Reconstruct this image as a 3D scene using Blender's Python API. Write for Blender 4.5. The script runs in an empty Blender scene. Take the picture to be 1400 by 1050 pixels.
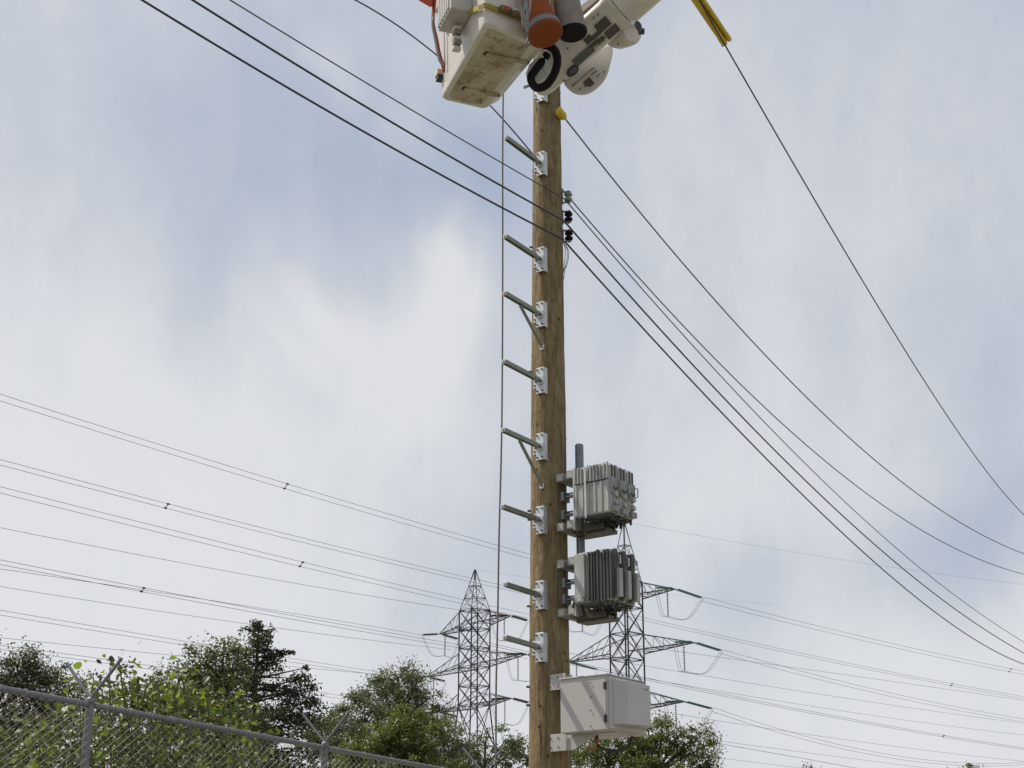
import bpy, bmesh, math, random
import numpy as np
from mathutils import Vector, Matrix
random.seed(7); RNG = np.random.default_rng(7)
S = bpy.context.scene
C = S.collection
R = math.radians

# ------------------------------------------------------------------ camera, sky, sun, exposure
PITCH = R(19.5); EYE = 1.6; FPX = 2100.0
cam = bpy.data.cameras.new('camera'); camo = bpy.data.objects.new('camera', cam); C.objects.link(camo)
camo.location = (0, 0, EYE); camo.rotation_euler = (R(90) + PITCH, 0, 0)
cam.lens = 54.0; cam.sensor_width = 36.0; cam.clip_start = 0.05; cam.clip_end = 6000
S.camera = camo
S.view_settings.view_transform = 'Standard'; S.view_settings.look = 'None'
S.view_settings.gamma = 1.0; S.view_settings.use_curve_mapping = False
S.view_settings.exposure = 0.0
SUN_EL = R(56); SUN_AZ = R(-74)          # azimuth measured from +Y (view direction), negative = left
sdir = Vector((math.sin(SUN_AZ) * math.cos(SUN_EL), math.cos(SUN_AZ) * math.cos(SUN_EL), math.sin(SUN_EL)))
sl = bpy.data.lights.new('sun', 'SUN'); sl.energy = 5.0; sl.angle = R(0.9); sl.color = (1.0, 0.92, 0.80)
so = bpy.data.objects.new('sun', sl); C.objects.link(so)
so.rotation_euler = (-sdir).to_track_quat('-Z', 'Y').to_euler()

CT, ST = math.cos(PITCH), math.sin(PITCH)
def ray(px, py):
    dx = (px - 700) / FPX; dy = (525 - py) / FPX
    return Vector((dx, CT - dy * ST, ST + dy * CT))
def P(px, py, Y):
    d = ray(px, py); return Vector((0, 0, EYE)) + d * (Y / d.y)

def make_world():
    w = bpy.data.worlds.new('World'); S.world = w; w.use_nodes = True
    nt = w.node_tree; nt.nodes.clear(); N = nt.nodes.new; L = nt.links.new
    out = N('ShaderNodeOutputWorld'); bg = N('ShaderNodeBackground'); bg.inputs[1].default_value = 0.10
    L(bg.outputs[0], out.inputs[0])
    sky = N('ShaderNodeTexSky'); sky.sky_type = 'NISHITA'; sky.sun_disc = False
    sky.sun_elevation = SUN_EL; sky.sun_rotation = SUN_AZ
    sky.air_density = 1.0; sky.dust_density = 1.5; sky.ozone_density = 1.5
    tc = N('ShaderNodeTexCoord')
    def math_(op, a, b=None, c=None, clamp=False):
        n = N('ShaderNodeMath'); n.operation = op; n.use_clamp = clamp
        for i, v in enumerate((a, b, c)):
            if v is None: continue
            if isinstance(v, (int, float)): n.inputs[i].default_value = v
            else: L(v, n.inputs[i])
        return n.outputs[0]
    def noise(scale, detail, rough, stretch=(1, 1, 1), rot=(0, 0, 0), dist=0.0):
        m = N('ShaderNodeMapping'); m.inputs['Scale'].default_value = stretch; m.inputs['Rotation'].default_value = rot
        L(tc.outputs['Generated'], m.inputs[0])
        n = N('ShaderNodeTexNoise'); n.inputs['Scale'].default_value = scale; n.inputs['Detail'].default_value = detail
        n.inputs['Roughness'].default_value = rough; n.inputs['Distortion'].default_value = dist
        L(m.outputs[0], n.inputs['Vector']); return n.outputs[0]
    def blob(px, py, width, amt, px2=None, py2=None):      # soft cloud region around a direction of the sky
        d = ray(px, py).normalized()
        vn = N('ShaderNodeVectorMath'); vn.operation = 'NORMALIZE'; L(warp, vn.inputs[0])
        if px2 is None:
            v = N('ShaderNodeVectorMath'); v.operation = 'DISTANCE'; L(vn.outputs[0], v.inputs[0]); v.inputs[1].default_value = d
            dist = v.outputs['Value']
        else:                                              # elongated streak between two directions
            e = ray(px2, py2).normalized(); mid = (d + e) / 2; ax = (e - d); hl = ax.length / 2; ax.normalize()
            v = N('ShaderNodeVectorMath'); v.operation = 'SUBTRACT'; L(vn.outputs[0], v.inputs[0]); v.inputs[1].default_value = mid
            dt = N('ShaderNodeVectorMath'); dt.operation = 'DOT_PRODUCT'; L(v.outputs[0], dt.inputs[0]); dt.inputs[1].default_value = ax
            ln = N('ShaderNodeVectorMath'); ln.operation = 'DOT_PRODUCT'; L(v.outputs[0], ln.inputs[0]); L(v.outputs[0], ln.inputs[1])
            a2 = math_('MULTIPLY', dt.outputs['Value'], dt.outputs['Value'])
            perp = math_('SUBTRACT', ln.outputs['Value'], a2)
            al = math_('MULTIPLY', a2, (width / hl) ** 2)
            dist = math_('SQRT', math_('MAXIMUM', math_('ADD', perp, al), 0.0))
        q = math_('DIVIDE', dist, width)
        g = math_('EXPONENT', math_('MULTIPLY', math_('MULTIPLY', q, q), -1.0))
        return math_('MULTIPLY', g, amt)
    # domain warp so the regions have wispy edges
    wn = N('ShaderNodeTexNoise'); wn.inputs['Scale'].default_value = 6.0; wn.inputs['Detail'].default_value = 4
    L(tc.outputs['Generated'], wn.inputs['Vector'])
    sb = N('ShaderNodeVectorMath'); sb.operation = 'SUBTRACT'; L(wn.outputs['Color'], sb.inputs[0]); sb.inputs[1].default_value = (.5, .5, .5)
    sc = N('ShaderNodeVectorMath'); sc.operation = 'SCALE'; L(sb.outputs[0], sc.inputs[0]); sc.inputs['Scale'].default_value = 0.085
    ad = N('ShaderNodeVectorMath'); ad.operation = 'ADD'; L(tc.outputs['Generated'], ad.inputs[0]); L(sc.outputs[0], ad.inputs[1])
    warp = ad.outputs[0]
    n1 = noise(3.2, 5, 0.55, (1, 1, 1.5), (0.3, 0.2, 0), 0.4)
    n2 = noise(7.0, 7, 0.6, (2.2, 1, 0.7), (0.0, 0.5, 0.3), 0.6)
    n3 = noise(16.0, 6, 0.6, (1.6, 1, 0.9), (0.4, 0.4, 0.2), 0.3)
    cov = math_('ADD', math_('MULTIPLY', math_('SUBTRACT', n1, 0.5), 0.34), 0.56)
    cov = math_('ADD', cov, math_('MULTIPLY', math_('SUBTRACT', n2, 0.5), 0.30))
    cov = math_('ADD', cov, math_('MULTIPLY', math_('SUBTRACT', n3, 0.5), 0.26))
    n4 = noise(8.0, 6, 0.55, (2.6, 1.0, 0.45), (0.0, 0.45, 0.0), 0.5)      # thin upright mares' tails
    cov = math_('ADD', cov, math_('MULTIPLY', math_('SUBTRACT', n4, 0.5), 0.16))
    blobs = [blob(608, 265, .010, .26, 598, 420), blob(600, 360, .022, .22, 612, 520), blob(560, 420, .012, .14, 628, 560), blob(520, 440, .010, .12, 610, 590), blob(425, 360, .010, .16, 540, 540), blob(450, 400, .022, .12, 560, 570), blob(380, 400, .008, .10, 500, 560), blob(640, 300, .008, .10, 640, 500), blob(560, 300, .007, .08, 580, 420), blob(480, 500, .06, .12, 640, 560),
             blob(435, 5, .012, .20, 500, 150), blob(500, 160, .016, .10, 580, 210), blob(150, 740, .20, .34), blob(80, 590, .10, .12), blob(1280, 980, .13, .22),
             blob(1010, 680, .05, .10, 830, 740), blob(1020, 640, .10, .10), blob(1180, 300, .16, .09), blob(60, 60, .10, .07), blob(1000, 120, .08, .06),
             blob(660, 250, .040, -.26), blob(640, 200, .030, -.14), blob(330, 230, .09, -.24, 560, 150), blob(200, 340, .08, -.20, 360, 380), blob(170, 150, .06, -.10),
             blob(520, 310, .035, -.14, 590, 230), blob(1180, 805, .034, -.34, 1420, 750), blob(960, 850, .045, -.22, 1110, 840), blob(1380, 680, .04, -.12),
             blob(620, 690, .06, -.14, 740, 740), blob(560, 870, .05, -.08), blob(1380, 480, .06, -.10), blob(860, 420, .05, -.06)]
    for b in blobs: cov = math_('ADD', cov, b)
    # thicker haze towards the horizon
    sp = N('ShaderNodeSeparateXYZ'); L(tc.outputs['Generated'], sp.inputs[0])
    hz = math_('POWER', math_('SUBTRACT', 1.0, math_('MAXIMUM', sp.outputs[2], 0.0), clamp=True), 5.0)
    cov = math_('ADD', cov, math_('MULTIPLY', hz, 0.35))
    mr = N('ShaderNodeMapRange'); mr.interpolation_type = 'SMOOTHSTEP'
    mr.inputs['From Min'].default_value = -0.05; mr.inputs['From Max'].default_value = 1.05
    mr.inputs['To Min'].default_value = 0.0; mr.inputs['To Max'].default_value = 1.0
    L(cov, mr.inputs['Value'])
    cr = N('ShaderNodeValToRGB'); L(mr.outputs[0], cr.inputs[0])
    e = cr.color_ramp.elements
    e[0].position = 0.0; e[0].color = (0.35, 0.425, 0.565, 1)
    e[1].position = 1.0; e[1].color = (0.775, 0.785, 0.80, 1)
    m = e.new(0.45); m.color = (0.505, 0.55, 0.65, 1)
    m = e.new(0.70); m.color = (0.605, 0.635, 0.695, 1)
    cs = N('ShaderNodeVectorMath'); cs.operation = 'SCALE'; L(cr.outputs[0], cs.inputs[0]); cs.inputs['Scale'].default_value = 10.0
    mx = N('ShaderNodeMix'); mx.data_type = 'RGBA'; mx.inputs[0].default_value = 0.92    # thin high cloud veils the blue sky
    L(sky.outputs[0], mx.inputs[6]); L(cs.outputs[0], mx.inputs[7])
    # below the horizon only the sky model is left
    L(mx.outputs[2], bg.inputs[0])
make_world()

# ------------------------------------------------------------------ helpers
MATS = {}
def mat(name, col, rough=0.6, metal=0.0, var=0.0, vscale=8.0, bump=0.0, bscale=30.0, col2=None, spec=0.5,
        stretch=None, translucent=None, island=None):
    if name in MATS: return MATS[name]
    m = bpy.data.materials.new(name); m.use_nodes = True; nt = m.node_tree; N = nt.nodes.new; L = nt.links.new
    b = nt.nodes['Principled BSDF']; b.inputs['Roughness'].default_value = rough; b.inputs['Metallic'].default_value = metal
    b.inputs['Specular IOR Level'].default_value = spec
    b.inputs['Base Color'].default_value = (*col, 1)
    if var or bump:
        tc = N('ShaderNodeTexCoord'); mp = N('ShaderNodeMapping'); L(tc.outputs['Object'], mp.inputs[0])
        if stretch: mp.inputs['Scale'].default_value = stretch
    if var:
        n = N('ShaderNodeTexNoise'); n.inputs['Scale'].default_value = vscale; n.inputs['Detail'].default_value = 6; n.inputs['Roughness'].default_value = .65
        L(mp.outputs[0], n.inputs['Vector'])
        r = N('ShaderNodeMapRange'); r.inputs['From Min'].default_value = .3; r.inputs['From Max'].default_value = .7; L(n.outputs[0], r.inputs[0])
        mx = N('ShaderNodeMix'); mx.data_type = 'RGBA'
        c2 = col2 if col2 else tuple(c * (1 - var) for c in col)
        mx.inputs[6].default_value = (*c2, 1); mx.inputs[7].default_value = (*col, 1)
        L(r.outputs[0], mx.inputs[0]); L(mx.outputs[2], b.inputs['Base Color'])
    if island:
        g = N('ShaderNodeNewGeometry'); cr = N('ShaderNodeValToRGB'); L(g.outputs['Random Per Island'], cr.inputs[0])
        es = cr.color_ramp.elements; es[0].color = (*island[0], 1); es[1].color = (*island[-1], 1)
        for i, c in enumerate(island[1:-1]):
            q = es.new((i + 1) / (len(island) - 1)); q.color = (*c, 1)
        L(cr.outputs[0], b.inputs['Base Color'])
        colsock = cr.outputs[0]
    if bump:
        n = N('ShaderNodeTexNoise'); n.inputs['Scale'].default_value = bscale; n.inputs['Detail'].default_value = 5
        L(mp.outputs[0], n.inputs['Vector'])
        bp = N('ShaderNodeBump'); bp.inputs['Strength'].default_value = bump; bp.inputs['Distance'].default_value = 0.01
        L(n.outputs[0], bp.inputs['Height']); L(bp.outputs[0], b.inputs['Normal'])
    if translucent:
        t = N('ShaderNodeBsdfTranslucent'); t.inputs[0].default_value = (*translucent, 1)
        if island:
            mm = N('ShaderNodeMix'); mm.data_type = 'RGBA'; mm.blend_type = 'MULTIPLY'; mm.inputs[0].default_value = 1
            L(colsock, mm.inputs[6]); mm.inputs[7].default_value = (*translucent, 1); L(mm.outputs[2], t.inputs[0])
        a = N('ShaderNodeAddShader'); L(b.outputs[0], a.inputs[0]); L(t.outputs[0], a.inputs[1])
        L(a.outputs[0], nt.nodes['Material Output'].inputs[0])
    MATS[name] = m; return m

def link(name, me, m=None, parent=None):
    o = bpy.data.objects.new(name, me); C.objects.link(o)
    if m is not None and me is not None and not me.materials: me.materials.append(m)
    if parent is not None: o.parent = parent
    return o
def tag(o, label=None, cat=None, group=None, kind=None):
    if label: o['label'] = label
    if cat: o['category'] = cat
    if group: o['group'] = group
    if kind: o['kind'] = kind
    return o
def empty(name, loc=(0, 0, 0), rz=0.0):
    o = bpy.data.objects.new(name, None); C.objects.link(o); o.location = loc; o.rotation_euler = (0, 0, rz)
    o.empty_display_size = .2; return o
def relabel(o, name): o.name = name; return o

class MB:
    def __init__(s): s.v = []; s.f = []
    def add(s, vs, fs):
        k = len(s.v); s.v += [tuple(v) for v in vs]; s.f += [tuple(i + k for i in f) for f in fs]; return s
    def box(s, c, h, ax=None):
        c = Vector(c); X, Y, Z = ax if ax else (Vector((1, 0, 0)), Vector((0, 1, 0)), Vector((0, 0, 1)))
        vs = [c + X * (h[0] * i) + Y * (h[1] * j) + Z * (h[2] * k) for i in (-1, 1) for j in (-1, 1) for k in (-1, 1)]
        return s.add(vs, [(0, 1, 3, 2), (4, 6, 7, 5), (0, 4, 5, 1), (2, 3, 7, 6), (0, 2, 6, 4), (1, 5, 7, 3)])
    def bar(s, a, b, w, t=None, up=(0, 0, 1)):
        a, b = Vector(a), Vector(b); d = b - a; l = d.length
        if l < 1e-6: return s
        d.normalize(); u = Vector(up)
        if abs(d.dot(u)) > .98: u = Vector((1, 0, 0))
        x = d.cross(u).normalized(); z = x.cross(d)
        return s.box((a + b) / 2, (w / 2, l / 2, (t or w) / 2), (x, d, z))
    def tube(s, pts, r, n=8, cap=True):
        pts = [Vector(p) for p in pts]; m = len(pts)
        rr = r if isinstance(r, (list, tuple)) else [r] * m
        vs = []; prev = None
        for i, p in enumerate(pts):
            t = (pts[min(i + 1, m - 1)] - pts[max(i - 1, 0)])
            if t.length < 1e-9: t = Vector((0, 0, 1))
            t.normalize()
            if prev is None:
                u = Vector((0, 0, 1)) if abs(t.z) < .9 else Vector((1, 0, 0)); x = t.cross(u).normalized()
            else: x = (prev - t * prev.dot(t)); x = x.normalized() if x.length > 1e-6 else t.orthogonal().normalized()
            prev = x; y = t.cross(x)
            for k in range(n):
                a = 2 * math.pi * k / n; vs.append(p + x * (rr[i] * math.cos(a)) + y * (rr[i] * math.sin(a)))
        fs = []
        for i in range(m - 1):
            for k in range(n): fs.append((i * n + k, i * n + (k + 1) % n, (i + 1) * n + (k + 1) % n, (i + 1) * n + k))
        if cap: fs.append(tuple(range(n - 1, -1, -1))); fs.append(tuple((m - 1) * n + k for k in range(n)))
        return s.add(vs, fs)
    def loft(s, secs):         # list of rings with equal number of points
        n = len(secs[0]); vs = [p for r in secs for p in r]; fs = []
        for i in range(len(secs) - 1):
            for k in range(n): fs.append((i * n + k, i * n + (k + 1) % n, (i + 1) * n + (k + 1) % n, (i + 1) * n + k))
        fs.append(tuple(range(n - 1, -1, -1))); fs.append(tuple((len(secs) - 1) * n + k for k in range(n)))
        return s.add(vs, fs)
    def prism(s, poly, ext):
        e = Vector(ext); a = [Vector(p) for p in poly]; return s.loft([a, [p + e for p in a]])
    def mesh(s, name):
        me = bpy.data.meshes.new(name); me.from_pydata(s.v, [], s.f); me.validate()
        bm = bmesh.new(); bm.from_mesh(me); bmesh.ops.recalc_face_normals(bm, faces=bm.faces); bm.to_mesh(me); bm.free()
        return me
    def build(s, name, m, parent=None, smooth=False, bevel=0.0, seg=2, auto=None):
        o = link(name, s.mesh(name), m, parent)
        if smooth or bevel:
            for p in o.data.polygons: p.use_smooth = bool(smooth)
        if auto: o.data.set_sharp_from_angle(angle=R(auto))
        if bevel:
            b = o.modifiers.new('bevel', 'BEVEL'); b.width = bevel; b.segments = seg; b.limit_method = 'ANGLE'; b.angle_limit = R(35)
            b.harden_normals = False
        return o
def ell(c, X, Y, a, b, n=24, p=2.0):
    out = []
    for k in range(n):
        t = 2 * math.pi * k / n; cx, sx = math.cos(t), math.sin(t)
        out.append(Vector(c) + X * (a * math.copysign(abs(cx) ** (2 / p), cx)) + Y * (b * math.copysign(abs(sx) ** (2 / p), sx)))
    return out
def catmull(pts, n=6):
    pts = [Vector(p) for p in pts]; out = []
    q = [pts[0] * 2 - pts[1]] + pts + [pts[-1] * 2 - pts[-2]]
    for i in range(1, len(q) - 2):
        for k in range(n):
            t = k / n; a, b, c, d = q[i - 1], q[i], q[i + 1], q[i + 2]
            out.append(.5 * ((2 * b) + (c - a) * t + (2 * a - 5 * b + 4 * c - d) * t * t + (3 * b - a - 3 * c + d) * t ** 3))
    out.append(pts[-1]); return out

# ------------------------------------------------------------------ materials
M_galv = mat('galvanised_plate', (.62, .65, .68), .42, .35, .25, 14, .12, 60)
M_arm = mat('arm_metal', (.25, .27, .22), .45, .35, .3, 20)
M_bolt = mat('bolt_steel', (.10, .10, .105), .5, .6)
M_grey = mat('grey_steel', (.30, .31, .315), .5, .35, .3, 16, .08, 50)
M_tubeend = mat('painted_tube', (.33, .33, .31), .55, .1, .25, 12, .1, 40)
M_white = mat('white_cabinet_paint', (.46, .445, .43), .42, 0, .05, 3, .03, 25, spec=.4)
M_boom = mat('boom_white', (.63, .60, .56), .33, 0, .18, 5, .03, 12)
M_black = mat('black_rubber', (.008, .008, .009), .7, spec=.15)
M_dark = mat('dark_plastic', (.03, .03, .032), .5)
M_wire = mat('weathered_conductor', (.055, .055, .06), .6, .3)
M_cable = mat('black_cable', (.018, .018, .022), .5)
M_lat = mat('lattice_steel', (.060, .058, .066), .6, .25, .35, 2)
M_ins = mat('brown_insulator', (.018, .015, .016), .35)
M_glass_ins = mat('green_glass_insulator', (.02, .15, .11), .3)
M_yellow = mat('yellow_cover', (.62, .46, .012), .5, 0, .3, 9)
M_fence = mat('fence_galvanised', (.19, .19, .21), .5, .35, .25, 30, .08, 80)
M_mesh = mat('fence_wire', (.45, .45, .44), .5, .4)
M_orange = mat('orange_canvas', (.27, .056, .008), .9, 0, .25, 9, .25, 60)
M_canvas = mat('grey_canvas', (.27, .245, .21), .85, 0, .35, 8, .35, 30)
M_red = mat('red_hose', (.42, .06, .025), .6, 0, .3, 30)

# ------------------------------------------------------------------ ground
def ground():
    mb = MB(); n = 24; h = 2500.0
    vs = [(-h + 2 * h * i / n, -h + 2 * h * j / n, 0) for j in range(n + 1) for i in range(n + 1)]
    fs = [(j * (n + 1) + i, j * (n + 1) + i + 1, (j + 1) * (n + 1) + i + 1, (j + 1) * (n + 1) + i) for j in range(n) for i in range(n)]
    mb.add(vs, fs)
    m = mat('dry_ground', (.24, .215, .175), .95, 0, .45, .35, .4, 25, col2=(.11, .12, .07))
    tag(mb.build('ground', m), 'dry gravelly ground with patchy grass', kind='structure')
ground()

# ------------------------------------------------------------------ utility pole
PX, PY = .385, 16.0
def pole_r(z): return .217 - (z - 3.0) * .0070
def pole_c(z): return Vector((PX + .0035 * (z - 3), PY, z))
def wood():
    m = bpy.data.materials.new('treated_pole_wood'); m.use_nodes = True; nt = m.node_tree; N = nt.nodes.new; L = nt.links.new
    b = nt.nodes['Principled BSDF']; b.inputs['Roughness'].default_value = .85; b.inputs['Specular IOR Level'].default_value = .25
    tc = N('ShaderNodeTexCoord')
    def nz(sc, st, det=6, rough=.6):
        mp = N('ShaderNodeMapping'); mp.inputs['Scale'].default_value = st; L(tc.outputs['Object'], mp.inputs[0])
        n = N('ShaderNodeTexNoise'); n.inputs['Scale'].default_value = sc; n.inputs['Detail'].default_value = det; n.inputs['Roughness'].default_value = rough
        n.inputs['Distortion'].default_value = .4
        L(mp.outputs[0], n.inputs['Vector']); return n.outputs[0]
    def ramp(x, ps):
        r = N('ShaderNodeValToRGB'); L(x, r.inputs[0]); e = r.color_ramp.elements
        e[0].position, e[0].color = ps[0][0], (*ps[0][1], 1); e[1].position, e[1].color = ps[-1][0], (*ps[-1][1], 1)
        for p, c in ps[1:-1]: q = e.new(p); q.color = (*c, 1)
        return r.outputs[0]
    base = ramp(nz(5, (3, 3, .5)), [(.3, (.158, .116, .062)), (.52, (.225, .171, .096)), (.72, (.295, .232, .140))])
    patch = ramp(nz(22, (1, 1, .5), 5), [(.36, (.82, .79, .74)), (.56, (1.06, 1.06, 1.06))])
    mul = N('ShaderNodeMix'); mul.data_type = 'RGBA'; mul.blend_type = 'MULTIPLY'; mul.inputs[0].default_value = 1
    L(base, mul.inputs[6]); L(patch, mul.inputs[7])
    crack = ramp(nz(9, (13, 13, .22), 6, .55), [(.30, (.35, .31, .28)), (.46, (1, 1, 1))])
    mul2 = N('ShaderNodeMix'); mul2.data_type = 'RGBA'; mul2.blend_type = 'MULTIPLY'; mul2.inputs[0].default_value = 1
    L(mul.outputs[2], mul2.inputs[6]); L(crack, mul2.inputs[7])
    L(mul2.outputs[2], b.inputs['Base Color'])
    ad = N('ShaderNodeMath'); ad.operation = 'ADD'; L(nz(18, (1.4, 1.4, .55), 4), ad.inputs[0])
    m2 = N('ShaderNodeMath'); m2.operation = 'MULTIPLY'; L(nz(9, (9, 9, .28), 5), m2.inputs[0]); m2.inputs[1].default_value = .8
    L(m2.outputs[0], ad.inputs[1])
    bp = N('ShaderNodeBump'); bp.inputs['Strength'].default_value = .75; bp.inputs['Distance'].default_value = .02
    L(ad.outputs[0], bp.inputs['Height']); L(bp.outputs[0], b.inputs['Normal']); return m
M_wood = wood()
def pole():
    root = empty('utility_pole', (PX, PY, 0)); tag(root, 'tall brown treated wooden utility pole standing in the middle of the picture', 'utility pole')
    n = 64; nz = 220; H = 12.6; secs = []
    from mathutils import noise as NZ
    for i in range(nz + 1):
        z = -.2 + (H + .2) * i / nz; c = pole_c(z) - Vector((PX, PY, 0)); r = pole_r(z); ring = []
        for k in range(n):
            a = 2 * math.pi * k / n; d = Vector((math.cos(a), math.sin(a), 0))
            q = 1 + .020 * NZ.noise(Vector((d.x * 1.6, d.y * 1.6, z * 1.3))) + .018 * NZ.noise(Vector((d.x * 5, d.y * 5, z * 4.5)))
            ring.append(c + d * (r * q))
        secs.append(ring)
    MB().loft(secs).build('shaft', M_wood, root, smooth=True, auto=50)
    # knots and bolt ends standing proud of the wood
    rnd = random.Random(5); mk = mat('knot_wood', (.07, .042, .02), .9)
    for _ in range(46):
        z = rnd.uniform(3, 11); a = rnd.uniform(R(-175), R(-5)); c = pole_c(z) - Vector((PX, PY, 0)); d = Vector((math.cos(a), math.sin(a), 0)); r = pole_r(z)
        t = Vector((-d.y, d.x, 0)); s = rnd.uniform(.010, .021)
        MB().loft([ell(c + d * (r - .01), t, Vector((0, 0, 1)), s, s * 1.3, 10), ell(c + d * (r + .004), t, Vector((0, 0, 1)), s * .6, s * .8, 10)]).build('knot', mk, root)
    mc = mat('crack_wood', (.085, .058, .033), .95)  # darker wood tone for the drying cracks
    for _ in range(13):
        z0 = rnd.uniform(2.8, 10.5); ln = rnd.uniform(.25, 1.3); a = rnd.uniform(R(-170), R(-10)); pts = []; n_ = 14
        for k in range(n_):
            z = z0 + ln * k / (n_ - 1); aa = a + .03 * math.sin(z * 5 + a) + rnd.uniform(-.006, .006); c = pole_c(z) - Vector((PX, PY, 0)); pts.append(c + Vector((math.cos(aa), math.sin(aa), 0)) * (pole_r(z) * .997))
        MB().tube(pts, [  .0028 * math.sin(math.pi * (k + .5) / n_) + .0006 for k in range(n_)], 5).build('drying_crack', mc, root)
    for py in (700, 712, 830, 965, 940, 340, 510):
        z = P(727, py, PY).z; c = pole_c(z) - Vector((PX, PY, 0)); r = pole_r(z)
        d = Vector((-.97, -.2, 0)).normalized(); MB().tube([c + d * (r - .01), c + d * (r + .035)], .012, 8).build('bolt_end', M_bolt, root)
    return root
pole()

# frame of everything mounted on the pole: local X outward to the right-front, local -Y outward to the left-front
RZ = R(-36.87)
def zat(py, Y=PY - .1): return P(740, py, Y).z

# ------------------------------------------------------------------ standoff brackets
def bracket(z, label, brace=None, arm=True, L=.70, tilt=0.0):
    root = empty('standoff_bracket', pole_c(z) + Vector((.8, -.6, 0)) * .055 + Vector((.6, .8, 0)) * .008, RZ); tag(root, label, 'bracket', 'galvanised standoff brackets up the pole')
    r = pole_r(z); y0 = -(r - .02)
    # back channel: flat face plus two returned flanges
    mb = MB(); D = .075; W = .052; H = .15
    mb.box((0, y0 - D + .004, 0), (W, .004, H)); 
    mb.box((-W + .003, y0 - D / 2 + .0045, 0), (.003, D / 2 - .004, H)); mb.box((W - .003, y0 - D / 2 + .0045, 0), (.003, D / 2 - .004, H))
    mb.build('mounting_channel', M_galv, root, bevel=.003, seg=1)
    MB().box((-.075, y0 - D + .02, 0), (.026, .004, .075)).box((-.098, y0 - D + .04, 0), (.003, .02, .075)).build('side_ear', M_galv, root, bevel=.002, seg=1)
    yf = y0 - D - .004
    for sx in (-1, 1):
        for sz in (-1, 1):
            MB().tube([(sx * .032, yf + .006, sz * .122), (sx * .032, yf - .010, sz * .122)], .010, 6).build('bolt', M_bolt, root)
    for sz in (-1, 1):
        MB().tube([(-.078, yf + .03, sz * .045), (-.078, yf + .005, sz * .045)], .010, 6).build('bolt', M_bolt, root)
    if arm:
        MB().tube([(0, yf + .004, 0), (0, yf - .018, 0)], .055, 20).build('round_flange', M_galv, root, bevel=.003, seg=1)
        MB().tube([(0, yf - .016, 0), (0, yf - .11, tilt * .11)], .030, 14).build('socket', M_grey, root)
        for s in (-1, 1): MB().tube([(s * .036, yf - .016, -.02), (s * .036, yf - .04, -.02)], .009, 6).build('bolt', M_bolt, root)
        a = Vector((0, yf - .08, tilt * .08)); b = Vector((0, yf - L, tilt * L))
        MB().bar(a, b, .042, .008).build('arm_web', M_bolt, root); mb = MB()  # web coloured darker than the flanges to paint the groove's shade
        for s in (-1, 1):
            o = Vector((s * .0215, 0, 0)); mb.bar(a + o, b + o, .007, .044)
            o2 = Vector((s * .0155, 0, -.0205)); mb.bar(a + o2, b + o2, .011, .004)
        mb.build('arm', M_arm, root)
        MB().box(b + Vector((0, -.006, 0)), (.026, .004, .023)).build('end_cap', M_galv, root, bevel=.002, seg=1)
        MB().tube([b + Vector((0, -.012, .0)), b + Vector((0, -.03, 0))], .013, 8).build('end_bolt', M_galv, root)
        if brace:
            p = a.lerp(b, .50) + Vector((0, 0, -.035)); zz = -brace
            q = Vector((0.0, -(pole_r(z + zz) + .015), zz))
            MB().bar(p, q, .036, .012, up=(0, 1, 0)).build('brace', M_arm, root)
            MB().box(q + Vector((0, .0, -.012)), (.024, .012, .03)).build('brace_foot', M_galv, root, bevel=.003, seg=1)
            MB().tube([q + Vector((0, -.014, -.012)), q + Vector((0, -.028, -.012))], .010, 6).build('bolt', M_bolt, root)
    return root
LBL = ['shiny bracket plate without an arm, just under the boom',
       'bracket with a bare arm, highest of those with arms, just below the bucket',
       'bracket with a bare arm just below the two black spool insulators',
       'bracket with a diagonal brace, upper of the two braced ones',
       'bracket with a bare arm between the two braced brackets',
       'bracket with a diagonal brace, lower of the two braced ones',
       'bracket with a bare arm level with the bottom of the upper radio cluster',
       'bracket with a bare arm level with the lower radio cluster',
       'lowest bracket with an arm, just above the white cabinet']
YS = [129, 229, 360, 435, 525, 615, 715, 817, 888]
for i, y in enumerate(YS):
    bracket(zat(y), LBL[i], brace={3: .37, 5: .42}.get(i), arm=(i > 0), L=.64 if i < 7 else .58, tilt={1: .07, 2: .06, 3: .05, 4: .04, 5: .03, 7: .02, 8: .03}.get(i, 0.01))

# vertical rope / downlead hanging past the bracket tips
def rope():
    pts = []
    for px, py in ((689, -40), (688, 130), (687, 300), (687, 500), (685, 620), (682, 760), (679, 900), (678, 1000), (677, 1060)):
        pts.append(P(px, py, 15.36))
    pts = [p + Vector((.0022 * math.sin(i * .9), .004 * math.cos(i * .7), 0)) for i, p in enumerate(catmull(pts, 4))]
    pts += [Vector((pts[-1].x - .02, 15.36, 1.2)), Vector((pts[-1].x - .05, 15.4, .02))]
    o = MB().tube(catmull(pts, 6), .0095, 8).build('downlead', mat('grey_rope', (.16, .155, .15), .7), smooth=True)
    tag(o, 'thin grey cable hanging straight down past the tips of the bracket arms', 'cable')
rope()

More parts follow.
